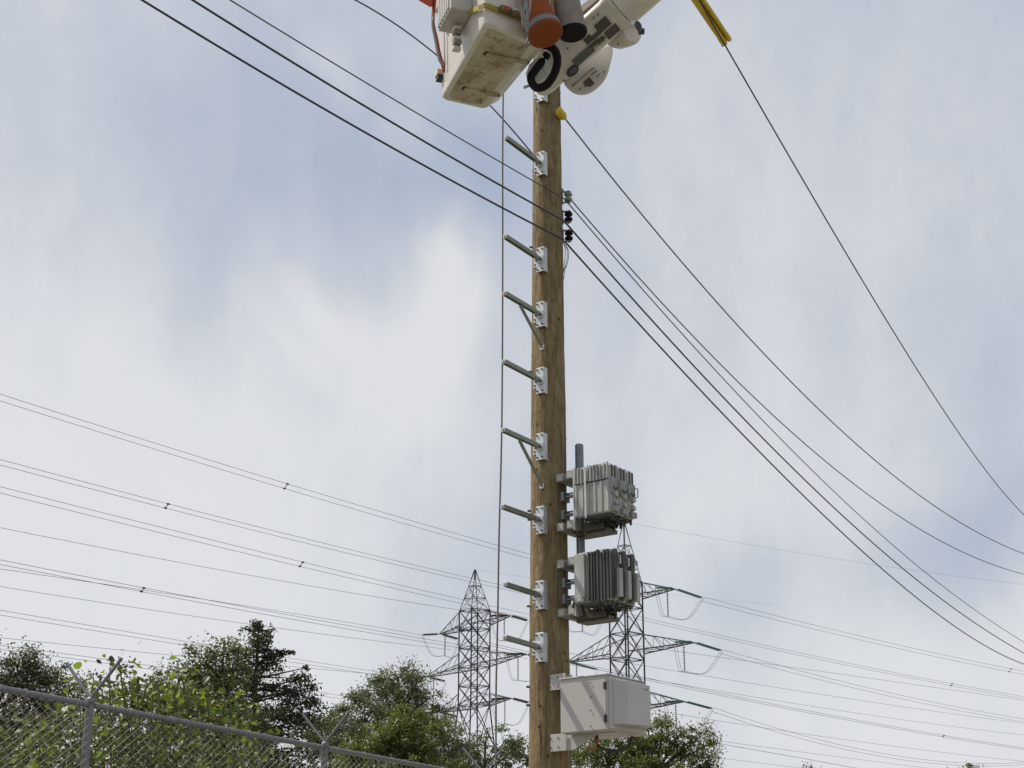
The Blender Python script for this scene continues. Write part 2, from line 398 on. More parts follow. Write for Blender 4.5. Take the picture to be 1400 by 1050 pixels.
# ------------------------------------------------------------------ spool insulators on the right side of the pole
def spool(py, label, m, pair=True):
    z = P(770, py, PY).z; root = empty('spool_insulator', pole_c(z), RZ + R(30)); tag(root, label, 'insulator', 'spool insulators on the right side of the pole')
    r = pole_r(z)
    mb = MB(); mb.box((r + .006, 0, 0), (.006, .02, .085)); mb.box((r + .05, 0, .068), (.05, .018, .004)); mb.box((r + .05, 0, -.068), (.05, .018, .004))
    mb.build('clevis', M_grey, root, bevel=.002, seg=1)
    prof = [(-.052, .020), (-.046, .044), (-.022, .048), (-.010, .026), (.010, .026), (.022, .048), (.046, .044), (.052, .020)]
    if not pair: prof = [(-.056, .02), (-.05, .048), (-.02, .054), (0, .046), (.02, .054), (.05, .048), (.056, .02)]
    X, Y_ = Vector((1, 0, 0)), Vector((0, 1, 0))
    MB().loft([ell((r + .07, 0, h), X, Y_, q, q, 18) for h, q in prof]).build('spool', m, root, smooth=True, auto=40)
    MB().tube([(r + .07, 0, -.085), (r + .07, 0, .085)], .008, 8).build('pin', M_bolt, root)
spool(271, 'grey porcelain spool insulator, top of the three on the pole side', mat('grey_porcelain', (.20, .22, .20), .3))
spool(298, 'black spool insulator between the grey one and the lowest one', M_black)
spool(324, 'black spool insulator, lowest of the three, with loose wire tails below', M_black)
def tails():
    for k, (dx, py) in enumerate(((0, 395), (5, 385), (8, 372))):
        pts = [P(770, 330, 15.9), P(773 + dx * .6, 345, 15.88), P(771 + dx * .4, 365, 15.9), P(769 + dx * .5, py - 8, 15.9), P(768 + dx * .3, py, 15.9)]
        if k == 0: root = empty('wire_tail', (PX + .2, 15.9, 8)); tag(root, 'loose thin wire tails curling down the pole below the spool insulators', 'wire')
        mb = MB().tube([p - Vector(root.location) for p in catmull(pts, 6)], .0045, 6); mb.build('strand', M_grey, root, smooth=True)
tails()

# ------------------------------------------------------------------ foreground overhead wires
def wire_pts(px, Y0, Y1, ext0=0.0, ext1=0.0, n=60, deg=2):
    """points of one hanging wire: it lies in the vertical plane over the line between its two ends; height is a parabola"""
    A = P(*px[0], Y0); B = P(*px[-1], Y1)
    d = Vector((B.x - A.x, B.y - A.y, 0)); Lh = d.length; d.normalize(); nn = Vector((-d.y, d.x, 0))
    ss, zs = [], []
    for x, y in px:
        r = ray(x, y); o = Vector((0, 0, EYE)); t = (A - o).dot(nn) / r.dot(nn); q = o + r * t
        ss.append((q - A).dot(d)); zs.append(q.z)
    c = np.polyfit(ss, zs, min(deg, len(px) - 1))
    out = []
    for i in range(n + 1):
        s_ = -ext0 + (Lh + ext0 + ext1) * i / n; out.append(Vector((A.x + d.x * s_, A.y + d.y * s_, float(np.polyval(c, s_)))))
    return out, d
def wire(name, px, Y0, Y1, r, label, m=None, e0=0, e1=0, cat='wire', group=None, deg=2):
    pts, d = wire_pts(px, Y0, Y1, e0, e1, deg=deg)
    o = MB().tube(pts, r, 6).build(name, m or M_cable, smooth=True); tag(o, label, cat, group); return o
G = 'distribution wires crossing the pole'
wire('overhead_wire', [(195, 0), (373, 109), (534, 200), (700, 291), (771, 328)], 11.4, 15.8, .0105, 'black wire from the upper left to the lowest black spool', e0=9, group=G)
wire('overhead_wire', [(262, 0), (395, 80), (534, 168), (700, 261.5), (771, 302)], 11.4, 15.8, .0105, 'black wire from the upper left to the middle spool', e0=9, group=G)
wire('overhead_wire', [(315, 0), (405.6, 56), (533.6, 133), (700, 230.5), (772, 272)], 11.4, 15.8, .0065, 'thinner wire from the upper left to the grey spool', M_wire, e0=9, group=G)
wire('overhead_wire', [(484.5, 0), (587, 65), (675, 151), (729, 213), (757, 246)], 14.6, 16.35, .0085, 'wire passing behind the bucket down to the back of the pole', M_wire, e0=6, group=G, deg=2)
wire('overhead_wire', [(757, 246), (767, 257), (850, 352), (1049, 560), (1100, 608), (1180, 671), (1250, 718), (1320, 757), (1400, 785)], 16.35, 40, .0085,
     'wire coming from behind the pole and sagging to the lower right edge', M_wire, e0=0, e1=18, group=G, deg=3)
wire('overhead_wire', [(773, 275), (850, 361), (1029, 560), (1100, 634), (1260, 778), (1400, 878)], 15.8, 43, .0075, 'thinner wire from the grey spool down to the right edge', M_wire, e1=18, group=G, deg=3)
wire('overhead_wire', [(772, 303), (850, 392), (1005, 560), (1100, 656), (1260, 798), (1400, 893)], 15.8, 43, .0115, 'black wire from the middle spool down to the right edge', e1=18, group=G, deg=3)
wire('overhead_wire', [(772, 329), (834, 400), (981.5, 560), (1100, 678), (1250, 815), (1400, 908)], 15.8, 43, .0115, 'black wire from the lowest spool down to the right edge', e1=18, group=G, deg=3)
wire('overhead_wire', [(769, 158), (850, 259), (1000, 436), (1120, 560), (1250, 672), (1400, 757)], 15.9, 40, .0095, 'wire sagging to the right from the yellow cover on the pole', M_wire, e1=18, group=G, deg=3)
wire('overhead_wire', [(960, 8), (994, 66), (1080, 215), (1180, 385), (1250, 500), (1310, 590), (1400, 704)], 14.5, 34, .0095, 'wire hanging from the yellow tube at the upper right', M_wire, e0=.4, e1=18, group=G, deg=3)

def line_hose():
    a = P(992, 55, 15.2); b = P(938, -25, 14.2); d = (b - a).normalized()
    root = empty('line_hose', a); tag(root, 'long yellow insulating cover slipped over the wire at the upper right', 'wire cover')
    x = d.cross((a - Vector((0, 0, EYE))).normalized()).normalized(); y = x.cross(d)     # y faces the camera side
    for (o0, r, nm) in ((-.030, .052, 'outer_lip'), (.040, .040, 'inner_lip')):
        st = [(-.02, r * 1.0), (.05, r * 1.12), (.12, r * .95), (.3, r), (.6, r), (.9, r), (1.3, r)]
        secs = []
        for s_, q in st:
            c = d * s_ + x * (-o0)
            secs.append(ell(c, x, y, q * .72, q, 18))
        MB().loft(secs).build(nm, M_yellow, root, smooth=True, auto=50)
    MB().box(d * .45, (.012, .45, .02), (x, d, y)).build('seam', mat('dark_yellow', (.16, .11, .004), .6), root)
    o = Vector((0, 0, 0)); MB().bar(o + x * .045 + d * .03, o + x * .065 - d * .06, .026, .012).build('hook_tab', M_yellow, root, bevel=.004)
line_hose()
def pole_cover():
    c = P(768.5, 158, 15.86)
    root = empty('insulator_cover', c); tag(root, 'small yellow cover on the right side of the pole under the boom', 'wire cover')
    d = (P(780, 172, 16.1) - c).normalized(); x = d.cross(Vector((0, 1, 0))).normalized(); y = x.cross(d)
    MB().loft([ell(d * s_, x, y, a, b, 16) for s_, a, b in ((-.13, .015, .015), (-.09, .05, .05), (0, .052, .055), (.05, .035, .04), (.07, .02, .02))]).build('cover', M_yellow, root, smooth=True)
    MB().box(d * -.05 + x * .05, (.02, .04, .02), (x, d, y)).build('lip', M_yellow, root, bevel=.006)
pole_cover()

# ------------------------------------------------------------------ radio clusters on frame
M_radL = mat('radio_light', (.46, .465, .445), .6, .05, .45, 16, .1, 30, stretch=(1, 1, .25))
M_radD = mat('radio_dark', (.085, .078, .077), .55, .15, .5, 18, .12, 30, stretch=(1, 1, .3))
M_radM = mat('radio_mid', (.33, .33, .32), .55, .1, .45, 18, .12, 30, stretch=(1, 1, .3))
M_lug = mat('connector_brass', (.11, .10, .075), .5, .4, .4, 20)
def frame_thing(yt, yb, label, ytop, ybot):
    zt = zat(yt); zb = zat(yb); zm = (zt + zb) / 2
    root = empty('radio_rack', pole_c(zm), RZ); tag(root, label, 'rack', 'steel frames holding the radio units')
    r = pole_r(zm)
    for z in (zt - zm, zb - zm):
        for x0, ln, dz in ((r + .055, .175, 0), (r + .205, .20, .004)):
            mb = MB(); c = Vector((x0, .02, z + dz)); w = .042
            for sx, sz, hx, hz in ((1, 0, .005, w), (-1, 0, .005, w), (0, 1, w - .005, .005), (0, -1, w - .005, .005)):
                mb.box(c + Vector((sx * (w - .005), 0, sz * (w - .005))), (hx, ln, hz))
            mb.build('square_tube', M_tubeend, root)
            MB().box(c + Vector((0, -ln + .004, 0)), (w - .006, .004, w - .006)).build('tube_end_cap', mat('end_cap_beige', (.38, .37, .335), .6), root)
    for y in (-.17, .02):
        MB().box((r + .255, y, 0), (.006, .016, (zt - zb) / 2 + .06)).build('upright', M_galv, root)
    for z in (zt - zm - .18, zb - zm + .16):
        mb = MB(); mb.box((r + .02, .0, z), (.02, .06, .05)); mb.box((r + .10, .0, z), (.07, .03, .012)); mb.build('pole_clamp', M_grey, root, bevel=.003, seg=1)
        for s in (-1, 1): MB().tube([(r + .0, s * .045, z + .02), (r + .17, s * .045, z + .02)], .008, 6).build('threaded_rod', M_bolt, root)
    return root, zm
fr1, zm1 = frame_thing(659, 726, 'upper steel frame with square tube ends holding the lighter radio cluster', 0, 0)
fr2, zm2 = frame_thing(776, 842, 'lower steel frame with square tube ends holding the darker radio cluster', 0, 0)
def pipe():
    z0, z1 = zat(838), zat(619, PY + .2); zz = (z0 + z1) / 2; root = empty('mounting_pipe', pole_c(zz), RZ)
    tag(root, 'grey galvanised vertical pipe standing beside the pole behind the radios', 'pipe'); r = .20
    c = Vector((r + .13, .115, 0)); mb = MB()
    mb.loft([ell(c + Vector((0, 0, z)), Vector((1, 0, 0)), Vector((0, 1, 0)), q, q, 20) for z, q in ((z0 - zz, .046), (z1 - zz - .012, .046), (z1 - zz, .038))])
    mb.build('pipe', mat('pipe_zinc', (.21, .225, .235), .45, .4, .3, 14), root, smooth=True, auto=40)
pipe()
def radio(par_z, yoff, label, style, rseed, dz=0.0, depth=.445, H=.265):
    rnd = random.Random(rseed)
    root = empty('radio_unit', pole_c(par_z), RZ); tag(root, label, 'radio unit', 'radio units clustered beside the pole')
    r = .20; x0 = r + .285; W = .066; 
    mside, mfront = (M_radL, M_radM) if style == 'light' else (M_radM, M_radD)
    cx = x0 + depth / 2
    # chamfered body
    ring = lambda z, k: [Vector((cx + sx * (depth / 2 - a) * k, yoff + sy * (W - b) * k, z)) for sx, sy, a, b in
                         ((-1, -1, .0, .02), (-1, -1, .02, 0), (1, -1, .03, 0), (1, -1, 0, .02), (1, 1, 0, .02), (1, 1, .03, 0), (-1, 1, .02, 0), (-1, 1, 0, .02))]
    MB().loft([ring(-H + dz, .93), ring(-H + .02 + dz, 1), ring(H - .03 + dz, 1), ring(H + dz, .88)]).build('housing', mside, root, bevel=.004, seg=1)
    # fins on the left-front face; ten or so upright ribs
    nf = 11
    for k in range(nf):
        fx = x0 + .02 + (depth - .05) * k / (nf - 1)
        if style == 'light':
            MB().box((fx + rnd.uniform(-.006, .006), yoff - W - .010, dz + H * .66 + rnd.uniform(-.008, .012)), (rnd.uniform(.004, .008), rnd.uniform(.008, .016), H * .32)).build('fin', M_radL, root)
            if k % 2 == 0: MB().box((fx, yoff - W - .004, dz - H * .33), (.012, .005, H * .62)).build('rib', M_radL, root)
        else:
            if fx > x0 + .14: MB().box((fx + rnd.uniform(-.006, .006), yoff - W - .010, dz + rnd.uniform(-.012, .012)), (rnd.uniform(.004, .009), rnd.uniform(.010, .020), H * rnd.uniform(.90, .99))).build('fin', M_radD, root)
    if style == 'light':
        MB().box((cx, yoff - W - .003, dz + H * .32), (depth / 2 - .02, .004, .006)).build('seam', M_dark, root)
        MB().box((x0 + .155, yoff - W - .024, dz - .03), (.010, .006, H)).build('strap', M_galv, root)
    else:
        MB().box((x0 + .065, yoff - W - .012, dz + .02), (.062, .012, H * .86)).build('side_cover', M_radL, root, bevel=.004)
        MB().box((x0 + .065, yoff - W - .018, dz - H * .86), (.055, .014, .03)).build('terminal_cover', M_radM, root, bevel=.004)
        MB().box((x0 + .065, yoff - W - .033, dz - H * .86), (.02, .002, .012)).build('label_plate', M_galv, root)
    xf = x0 + depth
    # front face: recess slots, lower cover, handle, round ports
    if style == 'light':
        for s in (-1, 1): MB().box((xf + .001, yoff + s * .028, dz + H * .62), (.005, .012, .075)).build('slot', M_dark, root)
        MB().box((xf + .010, yoff, dz + .02), (.010, .055, .09)).build('front_panel', M_radM, root, bevel=.006)
        for z, q in ((-.06, .038), (-.15, .034)):
            MB().tube([(xf, yoff + .01, dz + z), (xf + .035, yoff + .01, dz + z)], [q, q * .8], 14).build('round_port', M_radL, root)
        MB().box((xf + .02, yoff, dz - H + .04), (.02, .05, .03)).build('front_foot', M_radM, root, bevel=.006)
        for s in (-.6, .5): MB().tube([(xf, yoff + s * .05, dz - .01), (xf + .03, yoff + s * .06, dz + .005), (xf + .035, yoff + s * .02, dz - .03)], .007, 6).build('clip', M_bolt, root)
    else:
        MB().box((xf + .006, yoff + .005, dz + .03), (.008, .03, H * .9)).build('heat_sink_spine', M_radD, root, bevel=.003)
        MB().box((xf + .028, yoff + .034, dz - H * .30), (.026, .030, H * .55)).build('front_cover', M_radL, root, bevel=.005)
        for s in (-1, 0, 1): MB().box((xf + .004, yoff - .045 + s * .014, dz), (.010, .003, H * .95)).build('fin', M_radD, root)
    hz = dz + (.02 if style == 'light' else H * .60); hx = xf + (.03 if style == 'light' else .012)
    hh = .055 if style == 'light' else .05
    MB().tube([(hx - .02, yoff + .045, hz - hh), (hx + .025, yoff + .045, hz - hh * .8), (hx + .025, yoff + .045, hz + hh * .8), (hx - .02, yoff + .045, hz + hh)], .0075, 6).build('handle', M_radL if style == 'light' else M_galv, root)
    # connectors and drip loops underneath
    for k in range(7):
        cxk = x0 + .04 + (depth - .07) * k / 6; yy = yoff + rnd.uniform(-.04, .04); ln = rnd.uniform(.03, .075)
        MB().tube([(cxk, yy, dz - H + .01), (cxk, yy, dz - H - ln)], rnd.uniform(.010, .018), 8).build('connector', M_lug if k % 2 else M_dark, root)
    MB().box((cx + .03, yoff, dz - H - .012), (depth / 2 - .06, W * .8, .014)).build('base_tray', M_radD, root, bevel=.003)
    return root
for k, lab in enumerate(('light grey ribbed radio nearest the camera in the upper cluster', 'light grey ribbed radio in the middle of the upper cluster', 'light grey ribbed radio farthest right in the upper cluster')):
    radio(zm1 + .045, -.15 + .168 * k, lab, 'light', k + 1, dz=.0)
for k, lab in enumerate(('dark finned radio with pale side cover nearest the camera in the lower cluster', 'dark finned radio in the middle of the lower cluster', 'dark finned radio farthest right in the lower cluster')):
    radio(zm2 + .055, -.15 + .160 * k, lab, 'dark', k + 11, dz=.0, H=.265)
def under(zm, label, seed, zoff):
    rnd = random.Random(seed); root = empty('support_bracket', pole_c(zm), RZ); tag(root, label, 'support bracket', 'dark support brackets under the radio clusters')
    r = .20
    MB().box((r + .36, -.02, zoff), (.16, .012, .045)).build('cross_plate', M_lug, root, bevel=.003)
    MB().prism([(r + .22, .14, zoff - .05), (r + .54, .14, zoff - .05), (r + .54, .14, zoff + .03), (r + .44, .14, zoff + .08), (r + .22, .14, zoff + .08)], (0, .03, 0)).build('gusset', M_lug, root, bevel=.003)
    MB().box((r + .33, .12, zoff - .045), (.20, .10, .022)).build('shelf', M_lug, root, bevel=.003)
    for k in range(12):
        x = r + .25 + rnd.random() * .34; y = rnd.uniform(-.22, .25); z = zoff + rnd.uniform(.02, .10)
        MB().tube([(x, y, z + .06), (x + rnd.uniform(-.02, .02), y + rnd.uniform(-.02, .02), z - rnd.uniform(0, .03))], rnd.uniform(.008, .016), 7).build('plug', random.Random(k + seed).choice([M_dark, M_lug, M_grey]), root)
    for k in range(4):
        x = r + .40 + .05 * k; pts = [(x, -.12, zoff + .12), (x + .02, -.05, zoff + .02), (x + .03, .08, zoff + .0), (x + .02, .18, zoff + .12)]
        MB().tube(catmull(pts, 5), .008, 6).build('jumper_cable', M_cable, root, smooth=True)
under(zm1 - .26, 'dark bracket and connectors hanging under the lighter upper radios', 3, -.02)
under(zm2 - .26, 'dark bracket and connectors hanging under the darker lower radios', 9, -.02)

# ------------------------------------------------------------------ white cabinet
def cabinet():
    zt, zb = zat(922, 15.15), zat(997, 15.15); zc = (zt + zb) / 2; H = (zt - zb) / 2
    root = empty('equipment_cabinet', pole_c(zb), RZ); tag(root, 'white metal equipment cabinet bracketed to the lower right side of the pole', 'cabinet')
    r = pole_r(zc); x0 = r + .165; D = .565; Wd = .345; cx = x0 + D / 2; z0 = H
    MB().box((cx, 0, z0), (D / 2, Wd, H)).build('body', M_white, root, bevel=.008)
    # roof lip with a slight overhang
    MB().box((cx, 0, 2 * H + .006), (D / 2 + .010, Wd + .010, .008)).build('roof', M_white, root, bevel=.004)
    # side panel facing the left and its screws
    for fz in (.88, .62, .37, .08):
        MB().tube([(cx + .085, -Wd - .006, 2 * H * fz), (cx + .085, -Wd - .013, 2 * H * fz)], .007, 8).build('screw', M_bolt, root)
    # hinges on the corner
    for fz in (.80, .20):
        h = MB().box((x0 + D - .022, -Wd - .011, 2 * H * fz), (.015, .010, .036)).build('hinge', M_dark, root, bevel=.003)
    MB().box((x0 + D - .020, -Wd - .001, z0), (.0015, .003, H - .02)).build('door_gap', mat('gap_grey', (.22, .21, .20), .8), root)  # grey strip along the door joint
    # door on the right face, with vent hood
    xr = x0 + D
    MB().box((xr + .008, .0, z0), (.008, Wd - .012, H - .012)).build('door', M_white, root, bevel=.004)
    hb = [Vector((xr + .016, -Wd + .07, z0 - H + .055)), Vector((xr + .016, Wd - .02, z0 - H + .055)), Vector((xr + .016, Wd - .02, z0 + H - .035)), Vector((xr + .016, -Wd + .07, z0 + H - .035))]
    hf = [Vector((xr + .135, -Wd + .16, z0 - H + .055)), Vector((xr + .135, Wd - .12, z0 - H + .075)), Vector((xr + .135, Wd - .12, z0 + H - .055)), Vector((xr + .135, -Wd + .16, z0 + H - .055))]
    MB().add(hb + hf, [(0, 1, 2, 3), (4, 5, 6, 7), (0, 1, 5, 4), (1, 2, 6, 5), (2, 3, 7, 6), (3, 0, 4, 7)]).build('vent_hood', M_white, root, bevel=.006)
    for dy in (.0, .045): MB().box((xr + .137, Wd - .22 + dy, z0 + H - .10), (.002, .006, .009)).build('hood_mark', M_bolt, root)
    # brackets joining cabinet and pole
    for zz, hh in ((2 * H + .01, .080), (-.065, .085)):
        b = empty('b', (0, 0, 0)); bpy.data.objects.remove(b)
        br = MB().box((r * .55 + .125, -r * .84 - .012, zz), (.095, .004, hh)).build('mounting_bracket', M_white, root, bevel=.002)
        for sx in (-.04, .05):
            for sz in (-.045, .045): MB().tube([(r * .55 + sx + .075, -r * .84 - .014, zz + sz), (r * .55 + sx + .075, -r * .84 - .024, zz + sz)], .008, 7).build('bolt', M_bolt, br)
        MB().box((r + .06, -r * .84 + .05, zz), (.105, .004, hh * .85)).build('mounting_bracket', M_white, root, bevel=.002)
    MB().prism([(x0 - .04, -.175, -.005), (x0 + .36, -.175, -.005), (x0 + .30, -.175, -.03), (x0 + .04, -.175, -.145), (x0 - .04, -.175, -.15)], (0, .006, 0)).build('gusset', M_white, root, bevel=.002)
    MB().box((cx, -.0, -.006), (D / 2 - .02, .19, .006)).build('base_rail', M_white, root, bevel=.002)
    # gland and cable loop below
    MB().tube([(x0 + .26, -.10, -.010), (x0 + .26, -.10, -.06)], .022, 10).build('cable_gland', M_dark, root)
    pts = [(x0 + .26, -.10, -.05), (x0 + .28, -.11, -.11), (x0 + .34, -.06, -.155), (x0 + .42, .06, -.16), (x0 + .46, .17, -.11), (x0 + .47, .22, -.03), (x0 + .47, .24, .0)]
    MB().tube(catmull(pts, 8), .013, 10).build('power_cable', M_cable, root, smooth=True)
    pts = [(x0 + .245, -.15, -.03), (x0 + .21, -.155, -.10), (x0 + .235, -.155, -.165), (x0 + .28, -.155, -.15), (x0 + .292, -.15, -.09), (x0 + .275, -.15, -.03)]
    MB().tube(catmull(pts, 6), .007, 8).build('orange_tie', mat('orange_plastic', (.40, .07, .04), .5), root, smooth=True)
cabinet()

# ------------------------------------------------------------------ aerial lift: bucket and boom
def dirty_white():
    m = bpy.data.materials.new('dirty_fibreglass'); m.use_nodes = True; nt = m.node_tree; N = nt.nodes.new; L = nt.links.new
    b = nt.nodes['Principled BSDF']; b.inputs['Roughness'].default_value = .45
    tc = N('ShaderNodeTexCoord')
    def nz(sc, det=6, rough=.6, dist=.5):
        n = N('ShaderNodeTexNoise'); n.inputs['Scale'].default_value = sc; n.inputs['Detail'].default_value = det; n.inputs['Roughness'].default_value = rough; n.inputs['Distortion'].default_value = dist
        L(tc.outputs['Object'], n.inputs['Vector']); return n.outputs[0]
    def rr(x, a, b_):
        r = N('ShaderNodeMapRange'); r.inputs['From Min'].default_value = a; r.inputs['From Max'].default_value = b_; L(x, r.inputs[0]); return r.outputs[0]
    def mix(f, a, b_):
        x = N('ShaderNodeMix'); x.data_type = 'RGBA'; L(f, x.inputs[0])
        for s_, v in ((6, a), (7, b_)):
            if isinstance(v, tuple): x.inputs[s_].default_value = (*v, 1)
            else: L(v, x.inputs[s_])
        return x.outputs[2]
    c = mix(rr(nz(2.4), .42, .62), (.48, .425, .34), (.32, .26, .18))
    c = mix(rr(nz(5.5, 8, .7, 1.0), .52, .63), c, (.17, .125, .07))
    c = mix(rr(nz(22, 6, .75), .58, .64), c, (.10, .075, .045))
    L(c, b.inputs['Base Color']); return m
M_dirt = dirty_white()
def lift():
    h = 8.0; z0 = EYE + h
    A, B_, C_, D_ = [Vector((x, y, z0)) for x, y in ((-.727, 13.86), (-.17, 14.10), (.36, 12.86), (-.254, 12.44))]
    O = (A + B_ + C_ + D_) / 4; root = empty('aerial_lift', O)
    tag(root, 'white aerial lift with dirty bottomed bucket and thick boom at the pole top', 'bucket lift')
    a = (D_ - A).normalized(); b = (B_ - A); b = (b - a * b.dot(a)).normalized(); Z = Vector((0, 0, 1))
    L_ = lambda p: p - O
    def rring(z, off, ch=0.0):
        cs = [A, B_, C_, D_]; out = []
        for i, c in enumerate(cs):
            pr, nx = cs[i - 1], cs[(i + 1) % 4]; u = (pr - c).normalized(); v = (nx - c).normalized()
            o = c - (u + v) * off; rad = .07
            if i in (1, 2): o = o - b * ch
            for t in (0, .25, .5, .75, 1):
                q = o + u * rad * (1 - t) ** 2 + v * rad * t ** 2; out.append(L_(q) + Vector((0, 0, z)))
        return out
    MB().loft([rring(0, -.012, .10), rring(.012, .0, .095), rring(.03, .004, .085), rring(.10, .008, .0), rring(.5, .025), rring(1.08, .05)]).build('bucket', M_boom, root, smooth=True, auto=30)
    MB().loft([rring(-.004, -.065, .13), rring(.0, -.055, .125)]).build('bucket_bottom', M_dirt, root)
    MB().loft([rring(1.05, .075), rring(1.12, .085)]).build('rim', M_boom, root, smooth=True, auto=30)
    for f, w0, w1 in ((.20, .16, .52), (.66, .17, .60)):
        p = A.lerp(D_, f); s0 = L_(p + b * w0); s1 = L_(p + b * w1 + a * -.015)
        mb = MB().bar(s0 + Vector((0, 0, -.010)), s1 + Vector((0, 0, -.010)), .055, .026); mb.build('bottom_rib', M_dirt, root, bevel=.004)
        MB().loft([ell(s0 + Vector((0, 0, -.006)), a, b, .04, .028, 12), ell(s0 + Vector((0, 0, -.014)), a, b, .02, .015, 12)]).build('drain_hole', M_dark, root)
        MB().box(s1 + Vector((0, 0, -.012)), (.02, .018, .008), (a, b, Z)).build('rib_end', mat('dirt_black', (.05, .04, .03), .9), root)
    # ribbed white tool holder hanging on the left wall
    c = L_(A.lerp(D_, .63)) - b * .13 + Vector((0, 0, .78)); hx, hy, hz = .22, .11, .46
    th = MB().box(c, (hx, hy, hz), (a, b, Z)).build('tool_holder', mat('holder_plastic', (.47, .46, .44), .6, 0, .2, 10), root, bevel=.012)
    for k in range(6):
        MB().box(c - b * (hy + .006) + a * (-hx + .035 + k * .066), (.022, .007, hz - .03), (a, b, Z)).build('panel_rib', MATS['holder_plastic'], th, bevel=.004)
    # block hanging below it and gathered cloth
    for k in range(5):
        MB().box(c + Vector((0, 0, -hz - .05 - .055 * k)) + a * (-.05 + .02 * (k % 2)) + b * .03, (.05 - .004 * k, .04, .022), (a, b, Z)).build('holder_hook', M_canvas if k % 2 else M_boom, root, bevel=.012)
    # yellow ratchet strap round the bucket
    zs = .17; ring = rring(zs, .034); ys = MB(); pd, pc_, pb = L_(D_), L_(C_), L_(B_)
    front = ring[15:20][::-1] + ring[10:15][::-1]
    for p, q in zip(front, front[1:]): ys.bar(p, q, .008, .05)
    f0 = ring[19]; aw = (L_(A) - L_(D_)).normalized(); f1 = f0 + aw * .95 + Vector((0, 0, .46)) - b * .01
    for k in range(8): ys.bar(f0.lerp(f1, k / 8) - b * .012, f0.lerp(f1, (k + 1) / 8) - b * .012, .008, .05)
    ys.build('strap', mat('strap_yellow', (.36, .30, .03), .7, 0, .5, 30), root)
    u = (C_ - D_).normalized(); oN = Vector((u.y, -u.x, 0)); cc = L_(D_.lerp(C_, .32)) + oN * .06 + Vector((0, 0, zs))
    rk = MB().box(cc, (.11, .03, .03), (u, oN, Z)).build('ratchet', mat('strap_brass', (.16, .12, .03), .5, .4), root, bevel=.006)
    MB().box(cc - u * .04 + oN * .034, (.03, .006, .026), (u, oN, Z)).build('ratchet_label', M_red, rk)
    MB().tube([cc + u * .0 + oN * .02, cc + oN * .075 + u * .02, cc + oN * .08 + u * .12, cc + oN * .02 + u * .16], .007, 8).build('ratchet_handle', M_galv, rk)
    MB().tube([cc - u * .012 + oN * .02 - Z * .02, cc - u * .012 + oN * .045 - Z * .02], .022, 12).build('ratchet_axle', M_dark, rk)
    # ---- boom
    T = P(742, 105, 13.7); U_ = P(842, 16, 13.2)
    e1 = (U_ - T).normalized(); vd = ((T + U_) / 2 - Vector((0, 0, EYE))).normalized()
    e3 = (-vd + e1 * vd.dot(e1)).normalized(); e2 = e3.cross(e1).normalized()      # e3 faces the camera
    if e2.z < 0: e2 = -e2
    Ll = (U_ - T).length
    st = [(-.14, .10, .06, -.02), (-.10, .15, .11, -.01), (-.02, .18, .14, 0), (.15, .182, .15, 0), (Ll * .55, .185, .16, 0), (Ll * .93, .185, .165, 0), (Ll + .0, .20, .19, 0), (Ll + .05, .205, .195, 0), (Ll + .06, .19, .18, 0)]
    MB().loft([ell(L_(T) + e1 * s_ + e2 * o, e2, e3, w, d, 32, 3.6) for s_, w, d, o in st]).build('boom_tip_housing', M_boom, root, smooth=True, auto=35)
    bo = MB().loft([ell(L_(T) + e1 * s_, e2, e3, w, w, 32, 2.0) for s_, w in ((Ll + .03, .205), (Ll + .07, .212), (Ll + 1.2, .215), (Ll + 4, .24), (Ll + 7.5, .27))]).build('boom', M_boom, root, smooth=True, auto=35)
    MB().loft([ell(L_(T) + e1 * s_, e2, e3, w, w, 32) for s_, w in ((Ll + .058, .2135), (Ll + .068, .2135))]).build('boom_collar', mat('collar_grey', (.25, .23, .21), .6), root, smooth=True, auto=35)
    # dark second member above the boom
    q0 = P(797, 12, 14.6); q1 = P(850, -18, 14.2); MB().bar(L_(q0) - e1 * .6, L_(q1) + e1 * 1.0, .11, .11).build('levelling_rod', mat('brown_grey_paint', (.20, .17, .145), .6), root, bevel=.01)
    # decals lying on the housing
    def decal(px, py, w, hh, m, out=.155):
        r_ = ray(px, py).normalized(); o = Vector((0, 0, EYE)); pl = T + e3 * out; t = (pl - o).dot(e3) / r_.dot(e3); c_ = L_(o + r_ * t)
        return MB().box(c_, (w / 2, hh / 2, .004), (e1, e2, e3)).build('decal', m, root)
    md = mat('decal_brown', (.075, .055, .05), .5); mg = mat('decal_grey', (.10, .115, .11), .5)
    decal(824, 34, .15, .10, md, .172); decal(837, 43, .15, .085, md, .172); decal(804.5, 54, .085, .07, md, .165)
    decal(815, 48, .10, .045, md, .168); decal(821, 54, .08, .04, md, .168); decal(812, 60, .10, .04, md, .166); decal(798, 76, .245, .085, mg, .165)
    for x_, y_, w_ in ((826, 53, .05), (823, 58, .07), (817, 62, .06)): decal(x_, y_, w_, .010, mg, .168)
    for px, py in ((762, 122), (752, 118), (771, 110), (790, 80), (776, 66), (812, 24), (818, 20), (845, 60), (835, 30)):
        r_ = ray(px, py).normalized(); o = Vector((0, 0, EYE)); t = ((T + e3 * .150) - o).dot(e3) / r_.dot(e3); c_ = L_(o + r_ * t)
        MB().loft([ell(c_ - e3 * .01, e1, e2, .012, .012, 8), ell(c_ + e3 * .012, e1, e2, .010, .010, 8)]).build('bolt_head', M_bolt, root)
